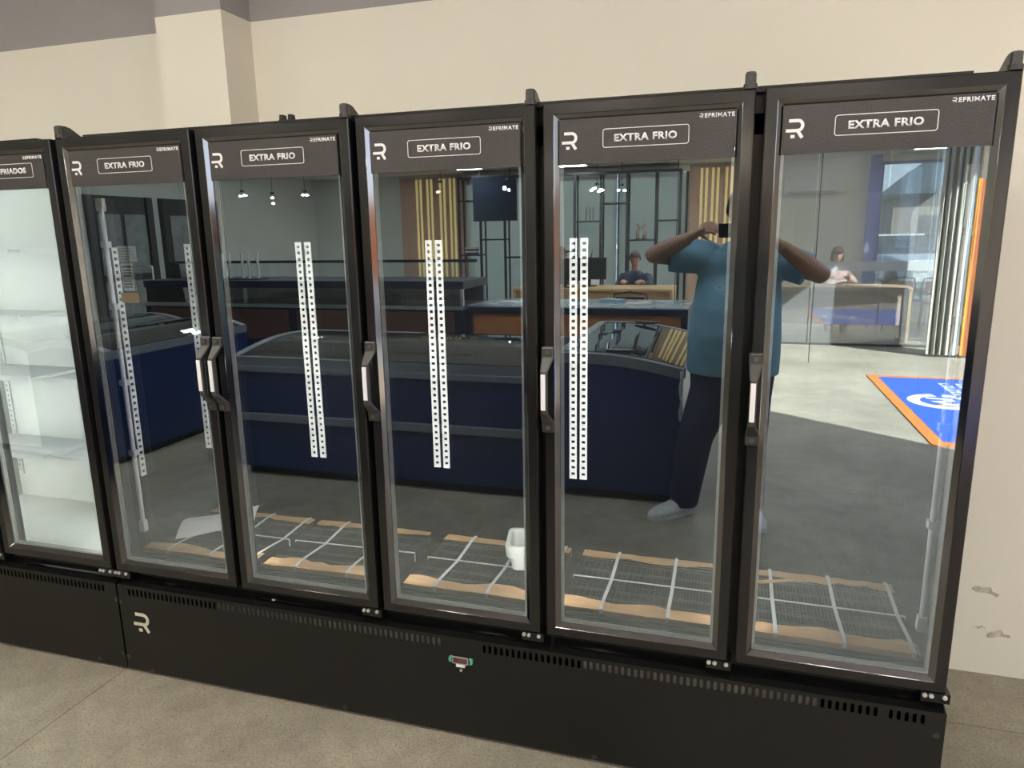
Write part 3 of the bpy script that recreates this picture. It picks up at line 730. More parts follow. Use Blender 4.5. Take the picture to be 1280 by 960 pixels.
def face_parts(parent, R, c, s=1.0, hair=HAIR, longhair=False, glasses=False):
    mb = MB()
    for sx in (-1, 1):
        p = c + R @ (Vector((sx * .030, .078, .006)) * s); mb.ball(p, .0095 * s, seg=10, rings=6)
    e = mb.build('eyes', mat('eye_white', (.35, .33, .30), .2, noise=.1), parent, smooth=True)
    mb = MB()
    for sx in (-1, 1): mb.tube([c + R @ (Vector((sx * a, b_, .030 + .004 * math.sin(a * 60))) * s) for a, b_ in ((.016, .096), (.032, .092), (.048, .080))], .004 * s, 6)
    mb.build('eyebrows', hair, parent)
    mb = MB(); mb.tube([c + R @ (Vector((a, .101 - a * a * 9, -.056)) * s) for a in (-.022, -.011, 0, .011, .022)], .0045 * s, 6)
    mb.build('lips', mat('lips', (.30, .12, .10), .5, noise=.1), parent)
    mb = MB(); seg, rings = 24, 14; v = []; f = []
    for i in range(rings + 1):
        t = math.pi * (.0 + (.93 if longhair else .53) * i / rings)
        for k in range(seg):
            p = 2 * math.pi * k / seg; x, y, z = math.sin(t) * math.cos(p), math.sin(t) * math.sin(p), math.cos(t)
            r = 1.07 if not longhair else 1.14
            X, Y, Z = x * .078 * r, y * .099 * r, z * .121 * (1.05)
            lim = .34 if not longhair else .30
            if y > .15 and z < lim + .9 * 0: # keep the face free
                Y = min(Y, .040); X *= (1.0 if abs(x) > .55 else .6); Z = max(Z, .045) if abs(x) < .75 else Z
            if longhair and z < -.3: Z -= .07 * (-z); X *= 1.12
            v.append(c + R @ (Vector((X, Y - .004, Z)) * s))
    for i in range(rings):
        for k in range(seg):
            k2 = (k + 1) % seg; f.append((i * seg + k, (i + 1) * seg + k, (i + 1) * seg + k2, i * seg + k2))
    mb.add(v, f); h = mb.build('hair', hair, parent, smooth=True)
    so = h.modifiers.new('solid', 'SOLIDIFY'); so.thickness = .012; so.offset = 0
    if glasses:
        mb = MB()
        for sx in (-1, 1):
            mb.tube([c + R @ (Vector((sx * .033 + .024 * math.cos(a), .103, .004 + .018 * math.sin(a))) * s) for a in [2 * math.pi * k / 12 for k in range(13)]], .0028, 6)
            mb.tube([c + R @ (Vector(p) * s) for p in ((sx * .057, .10, .008), (sx * .079, .06, .010), (sx * .080, -.01, .006))], .0025, 6)
        mb.tube([c + R @ (Vector((a, .105, .008)) * s) for a in (-.010, .010)], .0025, 6)
        mb.build('glasses', DKFRAME, parent)
def hand_into(mb, wrist, palm, fdir, side, curl, thumb):
    """palm block plus four bent fingers and a thumb leaving the side of the palm"""
    w, p = Vector(wrist), Vector(palm); d = (p - w).normalized(); sd = Vector(side).normalized(); cu = Vector(curl).normalized(); fd = Vector(fdir).normalized()
    mb.tube([w, w.lerp(p, .5), p, p + d * .02], [(.030, .026), (.040, .024), (.045, .021), (.038, .016)], 10)
    for i, (o, L_) in enumerate(((-.030, .062), (-.010, .072), (.010, .068), (.029, .054))):
        b = p + sd * o + d * .012
        mb.tube([b - d * .02, b + fd * L_ * .4, b + fd * L_ * .75 + cu * L_ * .25, b + fd * L_ * .85 + cu * L_ * .6], [.0098, .0092, .0085, .0072], 8)
    b = w.lerp(p, .45) - sd * .030; T = Vector(thumb).normalized()
    mb.tube([b + sd * .012, b + T * .028, b + T * .05 + cu * .008, b + T * .066 + cu * .022], [.013, .0115, .0105, .008], 8)
def ell(cx_, cy_, z, rx, ry, n=28): return [(cx_ + rx * math.cos(2 * math.pi * k / n), cy_ + ry * math.sin(2 * math.pi * k / n), z) for k in range(n)]
def shoe(parent, heel, toe, m=SHOE):
    h, t = Vector((*heel, 0)), Vector((*toe, 0)); d = (t - h).normalized(); s = Vector((-d.y, d.x, 0)); L_ = (t - h).length
    rings = []
    for u, w, zt in ((0, .026, .065), (.02, .038, .105), (.10, .042, .120), (.25, .043, .125), (.42, .046, .108), (.62, .053, .084), (.82, .052, .068), (.95, .038, .054), (1.0, .014, .036)):
        c_ = h + d * (L_ * u); rings.append([c_ + s * (w * math.cos(a)) + Vector((0, 0, .010 + max(0, (zt - .010) * (.5 + .5 * math.sin(a))) ** 1.0)) for a in [2 * math.pi * k / 16 for k in range(16)]])
    o = MB().loft(rings).build('shoe', m, parent, smooth=True)
    rings = []
    for u, w in ((-.01, .024), (.03, .042), (.3, .045), (.62, .056), (.85, .054), (.97, .036), (1.02, .012)):
        c_ = h + d * (L_ * u); rings.append([c_ + s * w + Vector((0, 0, .001)), c_ - s * w + Vector((0, 0, .001)), c_ - s * w * .96 + Vector((0, 0, .024)), c_ + s * w * .96 + Vector((0, 0, .024))])
    MB().loft(rings).build('sole', mat('white_sole', (.75, .76, .76), .6, noise=.06), o)
    mb = MB()
    for u in (.34, .41, .48, .55): 
        c_ = h + d * (L_ * u); z = .122 - (u - .34) * .17
        mb.tube([c_ + s * .026 + Vector((0, 0, z - .012)), c_ + Vector((0, 0, z + .004)), c_ - s * .026 + Vector((0, 0, z - .012))], .003, 6)
    mb.build('laces', mat('lace', (.7, .7, .7), .8, noise=.05), o)

def photographer():
    t = thing('person', 'person in teal t-shirt and navy trousers holding a phone up to their face', 'person', (2.23, -2.15, 0))
    t.location = (0, 0, 0)
    mb = MB()
    R, hc = head_into(mb, (2.238, -2.125, 1.742), yaw=.12, pitch=-.10)
    mb.tube([(2.235, -2.20, 1.42), (2.236, -2.19, 1.54), (2.238, -2.155, 1.66)], [.07, .062, .056], 14)
    mb.loft([ell(2.22, -2.16, .90, .20, .13), ell(2.22, -2.15, 1.10, .21, .15), ell(2.23, -2.18, 1.35, .20, .12), ell(2.235, -2.2, 1.47, .14, .08)])
    SL, EL, WL = (2.045, -2.205, 1.50), (1.765, -2.15, 1.510), (1.965, -2.010, 1.605)
    SR, ER, WR = (2.435, -2.205, 1.485), (2.650, -2.14, 1.400), (2.430, -2.005, 1.560)
    for S_, E_, W_ in ((SL, EL, WL), (SR, ER, WR)):
        S_, E_, W_ = Vector(S_), Vector(E_), Vector(W_)
        mb.tube([S_, S_.lerp(E_, .5), E_.lerp(S_, .12)], [.062, .056, .046], 12)
        mb.tube([E_.lerp(S_, .14), E_, E_.lerp(W_, .3), E_.lerp(W_, .7), W_], [.048, .050, .053, .044, .034], 12)
    hand_into(mb, WL, (2.032, -1.995, 1.645), (.8, .02, .35), (.1, .55, -.8), (.5, .05, -.7), (.8, .05, -.5))
    hand_into(mb, WR, (2.345, -1.995, 1.625), (-.75, .05, .5), (0, -.55, .8), (-.55, .15, -.6), (-.8, .1, -.4))
    for hx, k, a in ((2.13, (2.045, -2.13, .48), (1.99, -2.125, .09)), (2.31, (2.325, -2.13, .48), (2.345, -2.14, .09))):
        mb.tube([(hx, -2.16, .95), (hx, -2.16, .84), k, Vector(k).lerp(Vector(a), .3), a, (a[0], a[1], .05)], [.10, .095, .058, .056, .040, .040], 12)
    body = add_mesh('body', remesh(mb, .0055, 3), SKIN, t)
    face_parts(t, R, hc)
    sb = MB()
    sb.loft([ell(2.22, -2.165, .855, .250, .180), ell(2.22, -2.16, .95, .252, .190), ell(2.22, -2.15, 1.08, .250, .200), ell(2.225, -2.155, 1.22, .238, .195), ell(2.23, -2.17, 1.34, .226, .165), ell(2.235, -2.19, 1.43, .220, .140), ell(2.236, -2.2, 1.51, .185, .118), ell(2.237, -2.195, 1.560, .110, .090), ell(2.237, -2.185, 1.585, .072, .070)])
    for S_, E_ in ((SL, EL), (SR, ER)):
        S_, E_ = Vector(S_), Vector(E_); sb.tube([S_.lerp(Vector((2.235, -2.2, 1.40)), .35), S_, S_.lerp(E_, .4), S_.lerp(E_, .68)], [.095, .098, .094, .090], 16)
    add_mesh('shirt', remesh(sb, .010, 3), SHIRT, t)
    mb = MB(); mb.tube([(2.135 + .022 * math.cos(a), -1.978 + .002 * math.cos(a), 1.345 + .012 * math.sin(a)) for a in [2 * math.pi * k / 14 for k in range(15)]], .0025, 6)
    mb.build('chest_emblem', WHITEINK, t)
    pb = MB()
    pb.loft([ell(2.22, -2.165, .97, .228, .165), ell(2.22, -2.165, .86, .226, .165), ell(2.22, -2.165, .80, .20, .14)])
    for hx, k, a in ((2.125, (2.035, -2.13, .48), (1.985, -2.125, .10)), (2.315, (2.325, -2.13, .48), (2.345, -2.14, .10))):
        pb.tube([(hx, -2.165, .88), (hx - .005, -2.16, .74), k, Vector(k).lerp(Vector(a), .35), a, (a[0], a[1] - .005, .065)], [.138, .130, .102, .095, .084, .084], 18)
    add_mesh('trousers', remesh(pb, .010, 4), TROUS, t)
    shoe(t, (2.050, -2.190), (1.800, -1.975)); shoe(t, (2.335, -2.225), (2.405, -1.93))
    # the phone in the hands, lens side towards the cooler
    ph = thing('phone', 'dark phone held sideways in both hands', 'phone', (0, 0, 0))
    c_ = CAM - FW * .026 + RT * .012 + DN * .010
    MB().obox(c_, RT, FW, DN, .080, .004, .037).build('phone_body', mat('phone_black', (.012, .013, .016), .2, noise=.2), ph, bevel=.003)
    mb = MB()
    for k in range(3): mb.cyl(c_ - RT * (.012) + DN * (-.022 + k * .020) + FW * .004, FW, .0075, .0018, 14)
    mb.build('lens', mat('lens_glass', (.02, .02, .03), .05, noise=.2), ph)
photographer()

def seated(x, y, label, top, hair=HAIR, longhair=False, glasses=False, hz=1.20, yaw=0.0):
    t = thing('person', label, 'person'); mb = MB()
    R, hc = head_into(mb, (x, y + .04, hz), yaw=yaw, pitch=-.18, s=1.0)
    mb.tube([(x, y - .03, hz - .26), (x, y, hz - .16), (x, y + .02, hz - .06)], [.06, .055, .052], 12)
    mb.loft([ell(x, y, .50, .17, .12), ell(x, y, .70, .16, .11), ell(x, y - .01, hz - .3, .16, .10), ell(x, y - .01, hz - .2, .10, .07)])
    for s in (-1, 1):
        S_, E_, W_ = (x + s * .19, y - .02, hz - .26), (x + s * .25, y + .10, hz - .41), (x + s * .13, y + .33, hz - .32)
        mb.tube([S_, E_], [.05, .042], 10); mb.tube([E_, W_], [.042, .028], 10)
        hand_into(mb, W_, (W_[0] - s * .02, W_[1] + .075, W_[2]), (0, 1, 0), (s, 0, 0), (0, .3, -1), (-s * .6, .8, 0))
        mb.tube([(x + s * .09, y, .50), (x + s * .11, y + .40, .50), (x + s * .11, y + .42, .09)], [.085, .06, .042], 10)
        mb.tube([(x + s * .11, y + .36, .035), (x + s * .11, y + .58, .03)], [.04, .035], 8)
    add_mesh('body', remesh(mb, .008, 3), SKIN, t); face_parts(t, R, hc, 1.0, hair, longhair, glasses)
    sb = MB(); sb.loft([ell(x, y, .46, .20, .15), ell(x, y, .70, .195, .145), ell(x, y - .01, hz - .34, .20, .13), ell(x, y - .01, hz - .24, .165, .10), ell(x, y - .01, hz - .18, .075, .065)])
    for s in (-1, 1): sb.tube([(x + s * .16, y - .02, hz - .27), (x + s * .19, y - .02, hz - .27), (x + s * .25, y + .10, hz - .41), (x + s * .16, y + .27, hz - .345)], [.065, .066, .056, .045], 12)
    add_mesh('shirt', remesh(sb, .010, 3), top, t)
    pb = MB()
    for s in (-1, 1): pb.tube([(x + s * .08, y - .03, .50), (x + s * .11, y + .40, .50), (x + s * .115, y + .43, .46), (x + s * .11, y + .42, .08)], [.105, .078, .074, .058], 12)
    pb.loft([ell(x, y, .42, .185, .14), ell(x, y, .60, .185, .14)])
    add_mesh('trousers', remesh(pb, .011, 3), TROUS, t)
    return t
NVS = mat('dark_blue_polo', (.02, .03, .06), .85, noise=.15); GRS = mat('grey_polo', (.16, .15, .15), .85, noise=.15); PNK = mat('dusty_pink_blouse', (.45, .30, .28), .85, noise=.15)
seated(.80, -9.15, 'person with short dark hair and glasses looking down behind the wooden desk', NVS, glasses=True, hz=1.235)
seated(-.36, -9.15, 'person with short hair in a grey top at the desk by the potted plant', GRS, hair=HAIRB, hz=1.30, yaw=-.4)
seated(3.80, -10.3, 'person with long brown hair seated at a desk behind the glass partition', PNK, hair=HAIRB, longhair=True, hz=1.235)

# --- furniture helpers
def desk(x0, x1, y0, y1, z, label, top=WOOD, front=WOOD):
    t = thing('desk', label, 'desk', ((x0 + x1) / 2, (y0 + y1) / 2, 0)); w, d = (x1 - x0) / 2, (y1 - y0) / 2
    MB().box(-w, w, -d, d, z - .035, z).build('desk_top', top, t, bevel=.003)
    for s in (-1, 1): MB().box(s * w - (.04 if s > 0 else 0), s * w + (0 if s > 0 else .04), -d + .02, d - .02, 0, z - .036).build('side_panel', top, t)
    MB().box(-w + .041, w - .041, d - .10, d - .08, .25, z - .036).build('front_panel', front, t)
    return t
def visitor_chair(x, y, rz, label, up=None):
    up = up or DKFRAME
    t = thing('chair', label, 'chair', (x, y, 0), rz, 'visitor chairs at the desks')
    MB().box(-.22, .22, -.22, .22, .43, .48).build('seat', up, t, bevel=.015)
    MB().tube([(-.22, -.22, .48), (-.24, -.27, .70), (-.21, -.29, .84), (0, -.31, .87), (.21, -.29, .84), (.24, -.27, .70), (.22, -.22, .48)], .013, 8).build('back_frame', DKFRAME, t, smooth=True)
    MB().prism([(-.20, .62), (.20, .62), (.19, .80), (-.19, .80)], 'y', -.295, -.275).build('backrest', up, t)
    for a in (-1, 1):
        for b_ in (-1, 1): MB().tube([(a * .20, b_ * .20, .43), (a * .22, b_ * .23, 0)], .012, 8).build('leg', DKFRAME, t)
        MB().tube([(a * .22, -.24, .62), (a * .26, .0, .66), (a * .25, .18, .64), (a * .22, .21, .45)], .012, 8).build('armrest', DKFRAME, t)
def monitor(x, y, z, rz, label):
    t = thing('monitor', label, 'monitor', (x, y, z), rz, 'monitors on the desks')
    MB().box(-.26, .26, -.015, .015, .10, .42).build('screen', DKFRAME, t, bevel=.004)
    MB().box(-.03, .03, -.01, .02, .01, .12).build('neck', DKFRAME, t); MB().box(-.11, .11, -.08, .09, 0, .012).build('foot', DKFRAME, t)

# --- chest freezers
def chest(x0, x1, y0, y1, label, prof, along, bumpers=(), z0=.06, zt=.78, body=NAVY, handles=True):
    """prof: (u, z) top arc; along 'x': arc runs across y and the lid is extruded along x; along 'y': arc across x"""
    cx_, cy_ = (x0 + x1) / 2, (y0 + y1) / 2
    t = thing('chest_freezer', label, 'freezer', (cx_, cy_, 0), group='chest freezers in the hall')
    X0, X1, Y0, Y1 = x0 - cx_, x1 - cx_, y0 - cy_, y1 - cy_
    pts = [(u, z) for u, z in prof]
    if along == 'x':
        off = cy_; P_ = [(u - off, z) for u, z in pts]; lo, hi, a, b_ = Y0, Y1, X0, X1
    else:
        off = cx_; P_ = [(u - off, z) for u, z in pts]; lo, hi, a, b_ = X0, X1, Y0, Y1
    ax = 'x' if along == 'x' else 'y'
    MB().prism([(lo, z0)] + [(hi, z0)] + [(u, z - .075) for u, z in reversed(P_)], ax, a, b_).build('body', body, t)
    MB().box(X0 + .04, X1 - .04, Y0 + .04, Y1 - .04, 0, z0).build('plinth', RUBBER, t)
    band = [(u, z - .074) for u, z in P_] + [(u, z - .012) for u, z in reversed(P_)]
    mid = (a + b_) / 2
    MB().prism(band, ax, a - .008, a + .055).prism(band, ax, b_ - .055, b_ + .008).build('end_frame', GREYP, t)
    side = MB()
    for (u, z), s in ((P_[0], 1), (P_[-1], -1)):
        side.prism([(u - s * .010, z - .075), (u + s * .05, z - .075), (u + s * .05, z - .012), (u - s * .010, z - .012)], ax, a + .0555, b_ - .0555)
    side.build('side_frame', GREYP, t)
    pane = [(u, z - .024) for u, z in P_] + [(u, z - .016) for u, z in reversed(P_)]
    g = glassmat('lid_glass', .16, (.30, .33, .35), (.9, .95, 1))
    MB().prism(pane, ax, a + .055, mid + .03).build('glass_lid', g, t)
    pane2 = [(u, z - .014) for u, z in P_] + [(u, z - .006) for u, z in reversed(P_)]
    MB().prism(pane2, ax, mid - .03, b_ - .055).build('glass_lid', g, t)
    if handles:
        k = len(P_) // 2; u, z = P_[k]
        for q in (a + .10, b_ - .10):
            e = [(.09 * math.cos(v), .03 * math.sin(v)) for v in [2 * math.pi * i / 16 for i in range(16)]]
            c_ = (u, q) if along == 'y' else (q, u)
            MB().prism([(c_[0] + (p[0] if along == 'y' else p[1]), c_[1] + (p[1] if along == 'y' else p[0])) for p in e], 'z', z - .004, z + .012).build('lid_handle', DKFRAME, t)
    bm_ = mat('bumper_strip', (.17, .19, .22), .35, noise=.1)
    for z, h, xa, xb in bumpers:
        MB().box(xa - cx_, xb - cx_, Y1, Y1 + .018, z, z + h).build('bumper', bm_, t, bevel=.008)
    return t
def arc(a, za, b_, zb, bulge, n=12): return [(a + (b_ - a) * i / n, za + (zb - za) * i / n + bulge * math.sin(math.pi * i / n)) for i in range(n + 1)]
chest(-1.10, 1.06, -3.20, -2.118, 'long navy chest freezer with two grey bumper strips along its side', arc(-3.20, .90, -2.118, .86, .05), 'x', bumpers=((.395, .06, -1.06, 1.0), (.745, .045, -1.10, 1.06)), handles=False)
FB = chest(1.18, 1.95, -3.85, -2.24, 'short navy chest freezer with curved glass lids beside the person', arc(1.18, .935, 1.95, .86, .03), 'y')
chest(-2.85, -2.10, -3.60, -2.02, 'navy chest freezer with curved glass standing before the dark doors', arc(-2.85, .90, -2.10, .87, .07), 'y')
chest(-3.6, -2.95, -3.75, -2.1, 'white chest freezer with glass top farthest from the person', arc(-3.6, .92, -2.95, .90, .04), 'y', body=mat('white_steel', (.45, .47, .48), .35, noise=.06), handles=False)
# torn plastic film hanging on the freezer's corner
mb = MB(); rnd = random.Random(5)
A = [(1.940 + .004 * math.sin(i * 1.3), -2.222 + .003 * math.cos(i), .84 - i * .030, .009 - .0004 * i + .004 * rnd.random()) for i in range(11)]
mb.tube([a[:3] for a in A], [a[3] for a in A], 7)
tag(mb.build('plastic_film', mat('crumpled_film', (.62, .66, .68), .25, noise=.3, nscale=90, bump=.6, bscale=80), None, smooth=True), 'crumpled strip of clear plastic film hanging from the short freezer corner', 'plastic film')

# --- counters
t = thing('service_counter', 'counter with orange laminate front and navy edge behind the short freezer', 'counter', (.83, -4.9, 0))
MB().box(-1.02, .96, -.36, .36, .10, .895).build('carcass', ORANGEW, t)
MB().box(.962, 1.02, -.40, .40, 0, .895).box(-1.06, -1.022, -.40, .40, 0, .895).build('end_post', NAVYD, t)
MB().box(-1.06, 1.02, -.40, .40, .897, .955).build('edge_band', NAVYD, t)
MB().box(-1.06, 1.02, -.40, .40, .956, .968).build('glass_top', mat('pale_glass_top', (.40, .46, .50), .12, noise=.25, nscale=5), t)
MB().box(-.98, .92, -.33, .33, 0, .099).build('plinth', RUBBER, t)
for i, (x, y, rz, col, nm) in enumerate(((.10, -4.85, .3, (.72, .72, .70), 'white paper bag'), (1.38, -4.75, -.2, (.70, .68, .60), 'loose pale leaflet'), (1.10, -5.0, .5, (.28, .40, .45), 'blue grey folder'), (.55, -5.05, .1, (.50, .52, .52), 'stack of grey forms'))):
    tag(MB().box(-.11, .11, -.075, .075, 0, .012 + .01 * (i % 3)).build('paper_stack', mat('paper_%d' % i, col, .6, noise=.1), None, (x, y, .968), rz), nm + ' lying on the counter with the orange front', 'paper')
t = thing('display_counter', 'long navy display counter with steel deck and glass guard', 'counter', (-2.15, -4.75, 0))
CW = 1.9
MB().box(-CW, CW, -.40, .30, .08, .93).build('carcass', NAVYD, t)
for x in (-1.85, -.92, .01, .94):
    MB().box(x + .03, x + .86, .301, .318, .60, .905).build('front_panel', mat('maroon_panel', (.12, .055, .048), .4, noise=.2), t)
MB().box(-CW, CW, -.40, .34, .931, .965).build('steel_deck', mat('brushed_steel', (.40, .42, .43), .3, metal=.8, noise=.15), t)
MB().box(-CW + .02, CW - .02, -.38, -.34, .966, 1.13).build('back_panel', GREYP, t)
MB().box(-CW, CW, -.40, .30, 1.131, 1.205).build('hood', NAVYD, t)
for x in (-CW + .03, -.6, .7, CW - .03): MB().box(x - .015, x + .015, .25, .28, .966, 1.13).build('glass_post', ALU, t)
MB().box(-CW + .02, CW - .02, .285, .291, .966, 1.13).build('glass_front', glassmat('guard_glass', .03, (.9, .93, .94)), t)
MB().box(-CW + .02, CW - .02, -.10, -.094, 1.206, 1.37).build('glass_guard', MATS['guard_glass'], t)
MB().box(-CW, CW, -.115, -.08, 1.371, 1.40).build('guard_bar', NAVYD, t)
MB().box(-CW + .02, CW - .02, -.37, .27, .08 - .08, .079).build('plinth', RUBBER, t)
rack = thing('steel_post_rack', 'row of upright chrome posts on the display counter end', 'rack', (-3.0, -4.7, 1.206))
for i, x in enumerate((-.52, -.33, -.17, -.04, .08, .20, .28)): MB().tube([(x, .05 * (i % 2), .012), (x, .05 * (i % 2), .28)], .013, 10).build('post', CHROME, rack)
MB().box(-.58, .36, -.06, .12, 0, .0118).build('rack_base', DKFRAME, rack)
# desks, chairs, monitors
desk(-.85, 1.45, -8.85, -8.05, .86, 'light wooden desk under the blinds with chair before it')
desk(2.9, 4.7, -10.05, -9.35, .80, 'pale wooden desk behind the glass partition', front=mat('pink_wood', (.60, .44, .34), .5, noise=.15, stretch=(1, 1, 6)))
visitor_chair(.98, -7.75, math.pi + .1, 'dark metal visitor chair before the light wooden desk under the blinds')
visitor_chair(2.55, -9.5, math.pi - .2, 'dark metal visitor chair at the pale desk end, partly hidden by an elbow')
RED = mat('red_brown_fabric', (.32, .09, .06), .7, noise=.25)
visitor_chair(4.72, -10.9, math.pi - .3, 'red-brown visitor chair near the blue column', RED)
visitor_chair(5.40, -10.9, math.pi + .2, 'red-brown visitor chair under the window, away from the blue column', RED)
monitor(.20, -8.5, .86, math.pi, 'dark monitor on the light wooden desk beside the person with glasses')
monitor(-.12, -8.3, .86, math.pi + .2, 'dark monitor at the desk end near the potted plant')
oc = thing('office_chair', 'blue-black swivel office chair standing beside the yellow light strips', 'chair', (-4.2, -9.6, 0))
MB().loft([[(p[0] * k, y_, 1.12 + p[1] * k) for p in rrect(.24, .15, .08)] for y_, k in ((-.05, .9), (-.03, 1), (.02, 1), (.04, .9))]).build('backrest', mat('chair_fabric', (.02, .025, .04), .8, noise=.2), oc)
MB().tube([(0, -.06, .98), (0, -.10, .75), (0, 0, .55)], .02, 8).build('back_arm', DKFRAME, oc)
MB().loft([[(p[0] * k, p[1] * k, z) for p in rrect(.25, .24, .08)] for z, k in ((.50, .95), (.52, 1), (.57, 1), (.58, .95))]).build('seat', MATS['chair_fabric'], oc)
MB().tube([(0, 0, .1), (0, 0, .50)], .03, 10).build('column', DKFRAME, oc)
for i in range(5):
    a = 2 * math.pi * i / 5; MB().tube([(0, 0, .10), (.30 * math.cos(a), .30 * math.sin(a), .06), (.30 * math.cos(a), .30 * math.sin(a), 0)], [.022, .018, .022], 8).build('leg', DKFRAME, oc)

# --- far office wall: panels with light strips, blinds, rack, screen
def strip_panel(x0, x1, xs, label):
    t = thing('wall_panel', label, 'panel', ((x0 + x1) / 2, YF, 0), group='brown panels with light strips'); cx_ = (x0 + x1) / 2
    n = 4; w = (x1 - x0) / n
    for i in range(n): MB().box(x0 - cx_ + i * w + .004, x0 - cx_ + (i + 1) * w - .004, 0, .03, 0, 2.80).build('board', BROWNP, t)
    for x in xs:
        for d_ in (-.045, .045): MB().box(x - cx_ + d_ - .022, x - cx_ + d_ + .022, .0305, .045, .25, 2.76).build('light_strip', YELLOWL, t)
strip_panel(-4.45, -3.0, (-4.02, -3.78, -3.50, -3.28), 'brown wall panel with yellow light strips near the office chair')
strip_panel(1.42, 2.55, (1.68, 1.88, 2.12, 2.33), 'brown wall panel with yellow light strips beside the beige wall')
def blind(x0, x1, label):
    t = thing('window_blind', label, 'blind', ((x0 + x1) / 2, YF + .05, 0), group='grey blinds on the office wall'); w = (x1 - x0) / 2
    mb = MB(); z = .30
    while z < 2.60:
        mb.obox((0, 0, z), (1, 0, 0), (0, .25, .968), (0, -.968, .25), w, .029, .001); z += .052
    o = mb.build('slats', BLIND, t); o['kind'] = 'stuff'
    MB().box(-w, w, -.03, .03, 2.62, 2.70).build('head_rail', HOUS, t)
    for x in (-w * .7, w * .7): MB().box(x - .002, x + .002, -.002, .002, .28, 2.62).build('cord', HOUS, t)
for a, b_, nm in ((-2.98, -1.45, 'behind the dark screen'), (-1.40, .08, 'behind the potted plant'), (.13, 1.36, 'behind the twin figurine')):
    blind(a, b_, 'grey horizontal slat blind lowered over the office window, ' + nm)
struct('trim_3', MB().box(-3.02, 1.42, YF, YF + .14, 2.715, 2.845), CEILM)
def rackgrid(xs, shelves, label, y=YF + .42):
    t = thing('shelf_rack', label, 'shelving', (0, y, 0), group='black metal racks before the blinds')
    for x in xs:
        MB().box(x - .022, x + .022, -.02, .02, 0, 2.70).box(x - .015, x + .015, -.30, -.27, 0, 2.70).build('post', DKFRAME, t)
    for (a, b_, z) in shelves: MB().box(xs[a] + .022, xs[b_] - .022, -.30, .02, z - .03, z).build('shelf', DKFRAME, t)
    MB().box(xs[0] - .022, xs[-1] + .022, -.30, .02, 2.70, 2.74).build('top_bar', DKFRAME, t)
RX = [-1.06, -.66, -.16, .33, .86, 1.28]
rackgrid(RX, ((1, 2, 1.86), (2, 3, 2.18), (3, 4, 1.50), (4, 5, 1.85), (0, 1, 1.30)), 'tall black metal rack with a plant and figurine before the blinds')
rackgrid([-3.0, -2.55, -2.05, -1.55], ((0, 1, 2.30), (0, 1, 1.25), (1, 2, 1.55), (2, 3, 1.20)), 'black metal rack under the hanging dark screen')
ry = YF + .30
t = thing('plate_stand', 'three pale round plates standing on a rack shelf', 'plates', (-.40, ry, 1.86))
for i in range(3): MB().loft([[(-.08 + i * .07 + dx, r_ * math.cos(a), .13 + r_ * math.sin(a)) for a in [2 * math.pi * k / 18 for k in range(18)]] for dx, r_ in ((0, .10), (.008, .13), (.016, .125))]).build('plate', PAPER, t)
t = thing('figurine', 'brown twin figurine on the rack shelf before the blinds', 'figurine', (.58, ry, 1.50))
for s in (-1, 1): MB().tube([(s * .05, 0, 0), (s * .07, 0, .10), (s * .04, 0, .22), (s * .08, 0, .29)], [.035, .03, .025, .012], 10).build('figure', BROWNP, t, smooth=True)
MB().box(-.12, .12, -.05, .05, 0, .012).build('base', DKFRAME, t)
pt_ = thing('potted_plant', 'spiky green potted plant in a white pot behind the desk', 'plant', (-.05, -9.9, 0))
MB().loft([[(r_ * math.cos(a), r_ * math.sin(a), z) for a in [2 * math.pi * k / 18 for k in range(18)]] for z, r_ in ((0, .13), (.02, .15), (.95, .17), (.96, .15))]).build('pot', PAPER, pt_)
lf = MB(); rnd = random.Random(9)
for i in range(46):
    a = rnd.uniform(0, 6.28); e = rnd.uniform(.5, 1.4); L_ = rnd.uniform(.3, .48); d = Vector((math.cos(a) * math.cos(e), math.sin(a) * math.cos(e), math.sin(e)))
    s = Vector((-math.sin(a), math.cos(a), 0)); p0 = Vector((0, 0, .95)) + d * .02; p1 = p0 + d * L_ * .55; p2 = p0 + d * L_ + Vector((math.cos(a), math.sin(a), -1)) * .06
    lf.add([p0 + s * .008, p0 - s * .008, p1 - s * .013, p1 + s * .013, p2, p1 + Vector((0, 0, -.003))], [(0, 1, 2, 3), (3, 2, 4), (0, 3, 5), (1, 5, 2), (0, 5, 1)])
o = lf.build('leaves', mat('green_leaf', (.06, .13, .05), .5, noise=.3), pt_); o['kind'] = 'stuff'
tv = thing('wall_screen', 'large dark screen hanging before the blinds', 'screen', (-2.12, -11.2, 1.90))
MB().box(-.42, .42, -.02, .02, 0, .80).build('screen', mat('screen_dark', (.018, .026, .045), .12, noise=.15), tv)
MB().frame(-.435, .435, -.015, .815, [(0, -.025), (0, .028), (.0145, .028), (.0145, -.025)]).build('bezel', DKFRAME, tv)
for x in (-.3, .3): MB().box(x - .01, x + .01, -.01, .01, .8155, .9499).build('hanger', DKFRAME, tv)
bx_ = thing('book_stack', 'stack of dark and pale books on the lower shelf under the dark screen', 'books', (-2.80, YF + .28, 1.25))
for i, c_ in enumerate(((.05, .05, .06), (.6, .6, .58), (.03, .04, .08), (.5, .5, .48))): MB().box(-.12, .12, -.08, .08, i * .035, i * .035 + .033).build('book', mat('book_%d' % i, c_, .6, noise=.1), bx_)

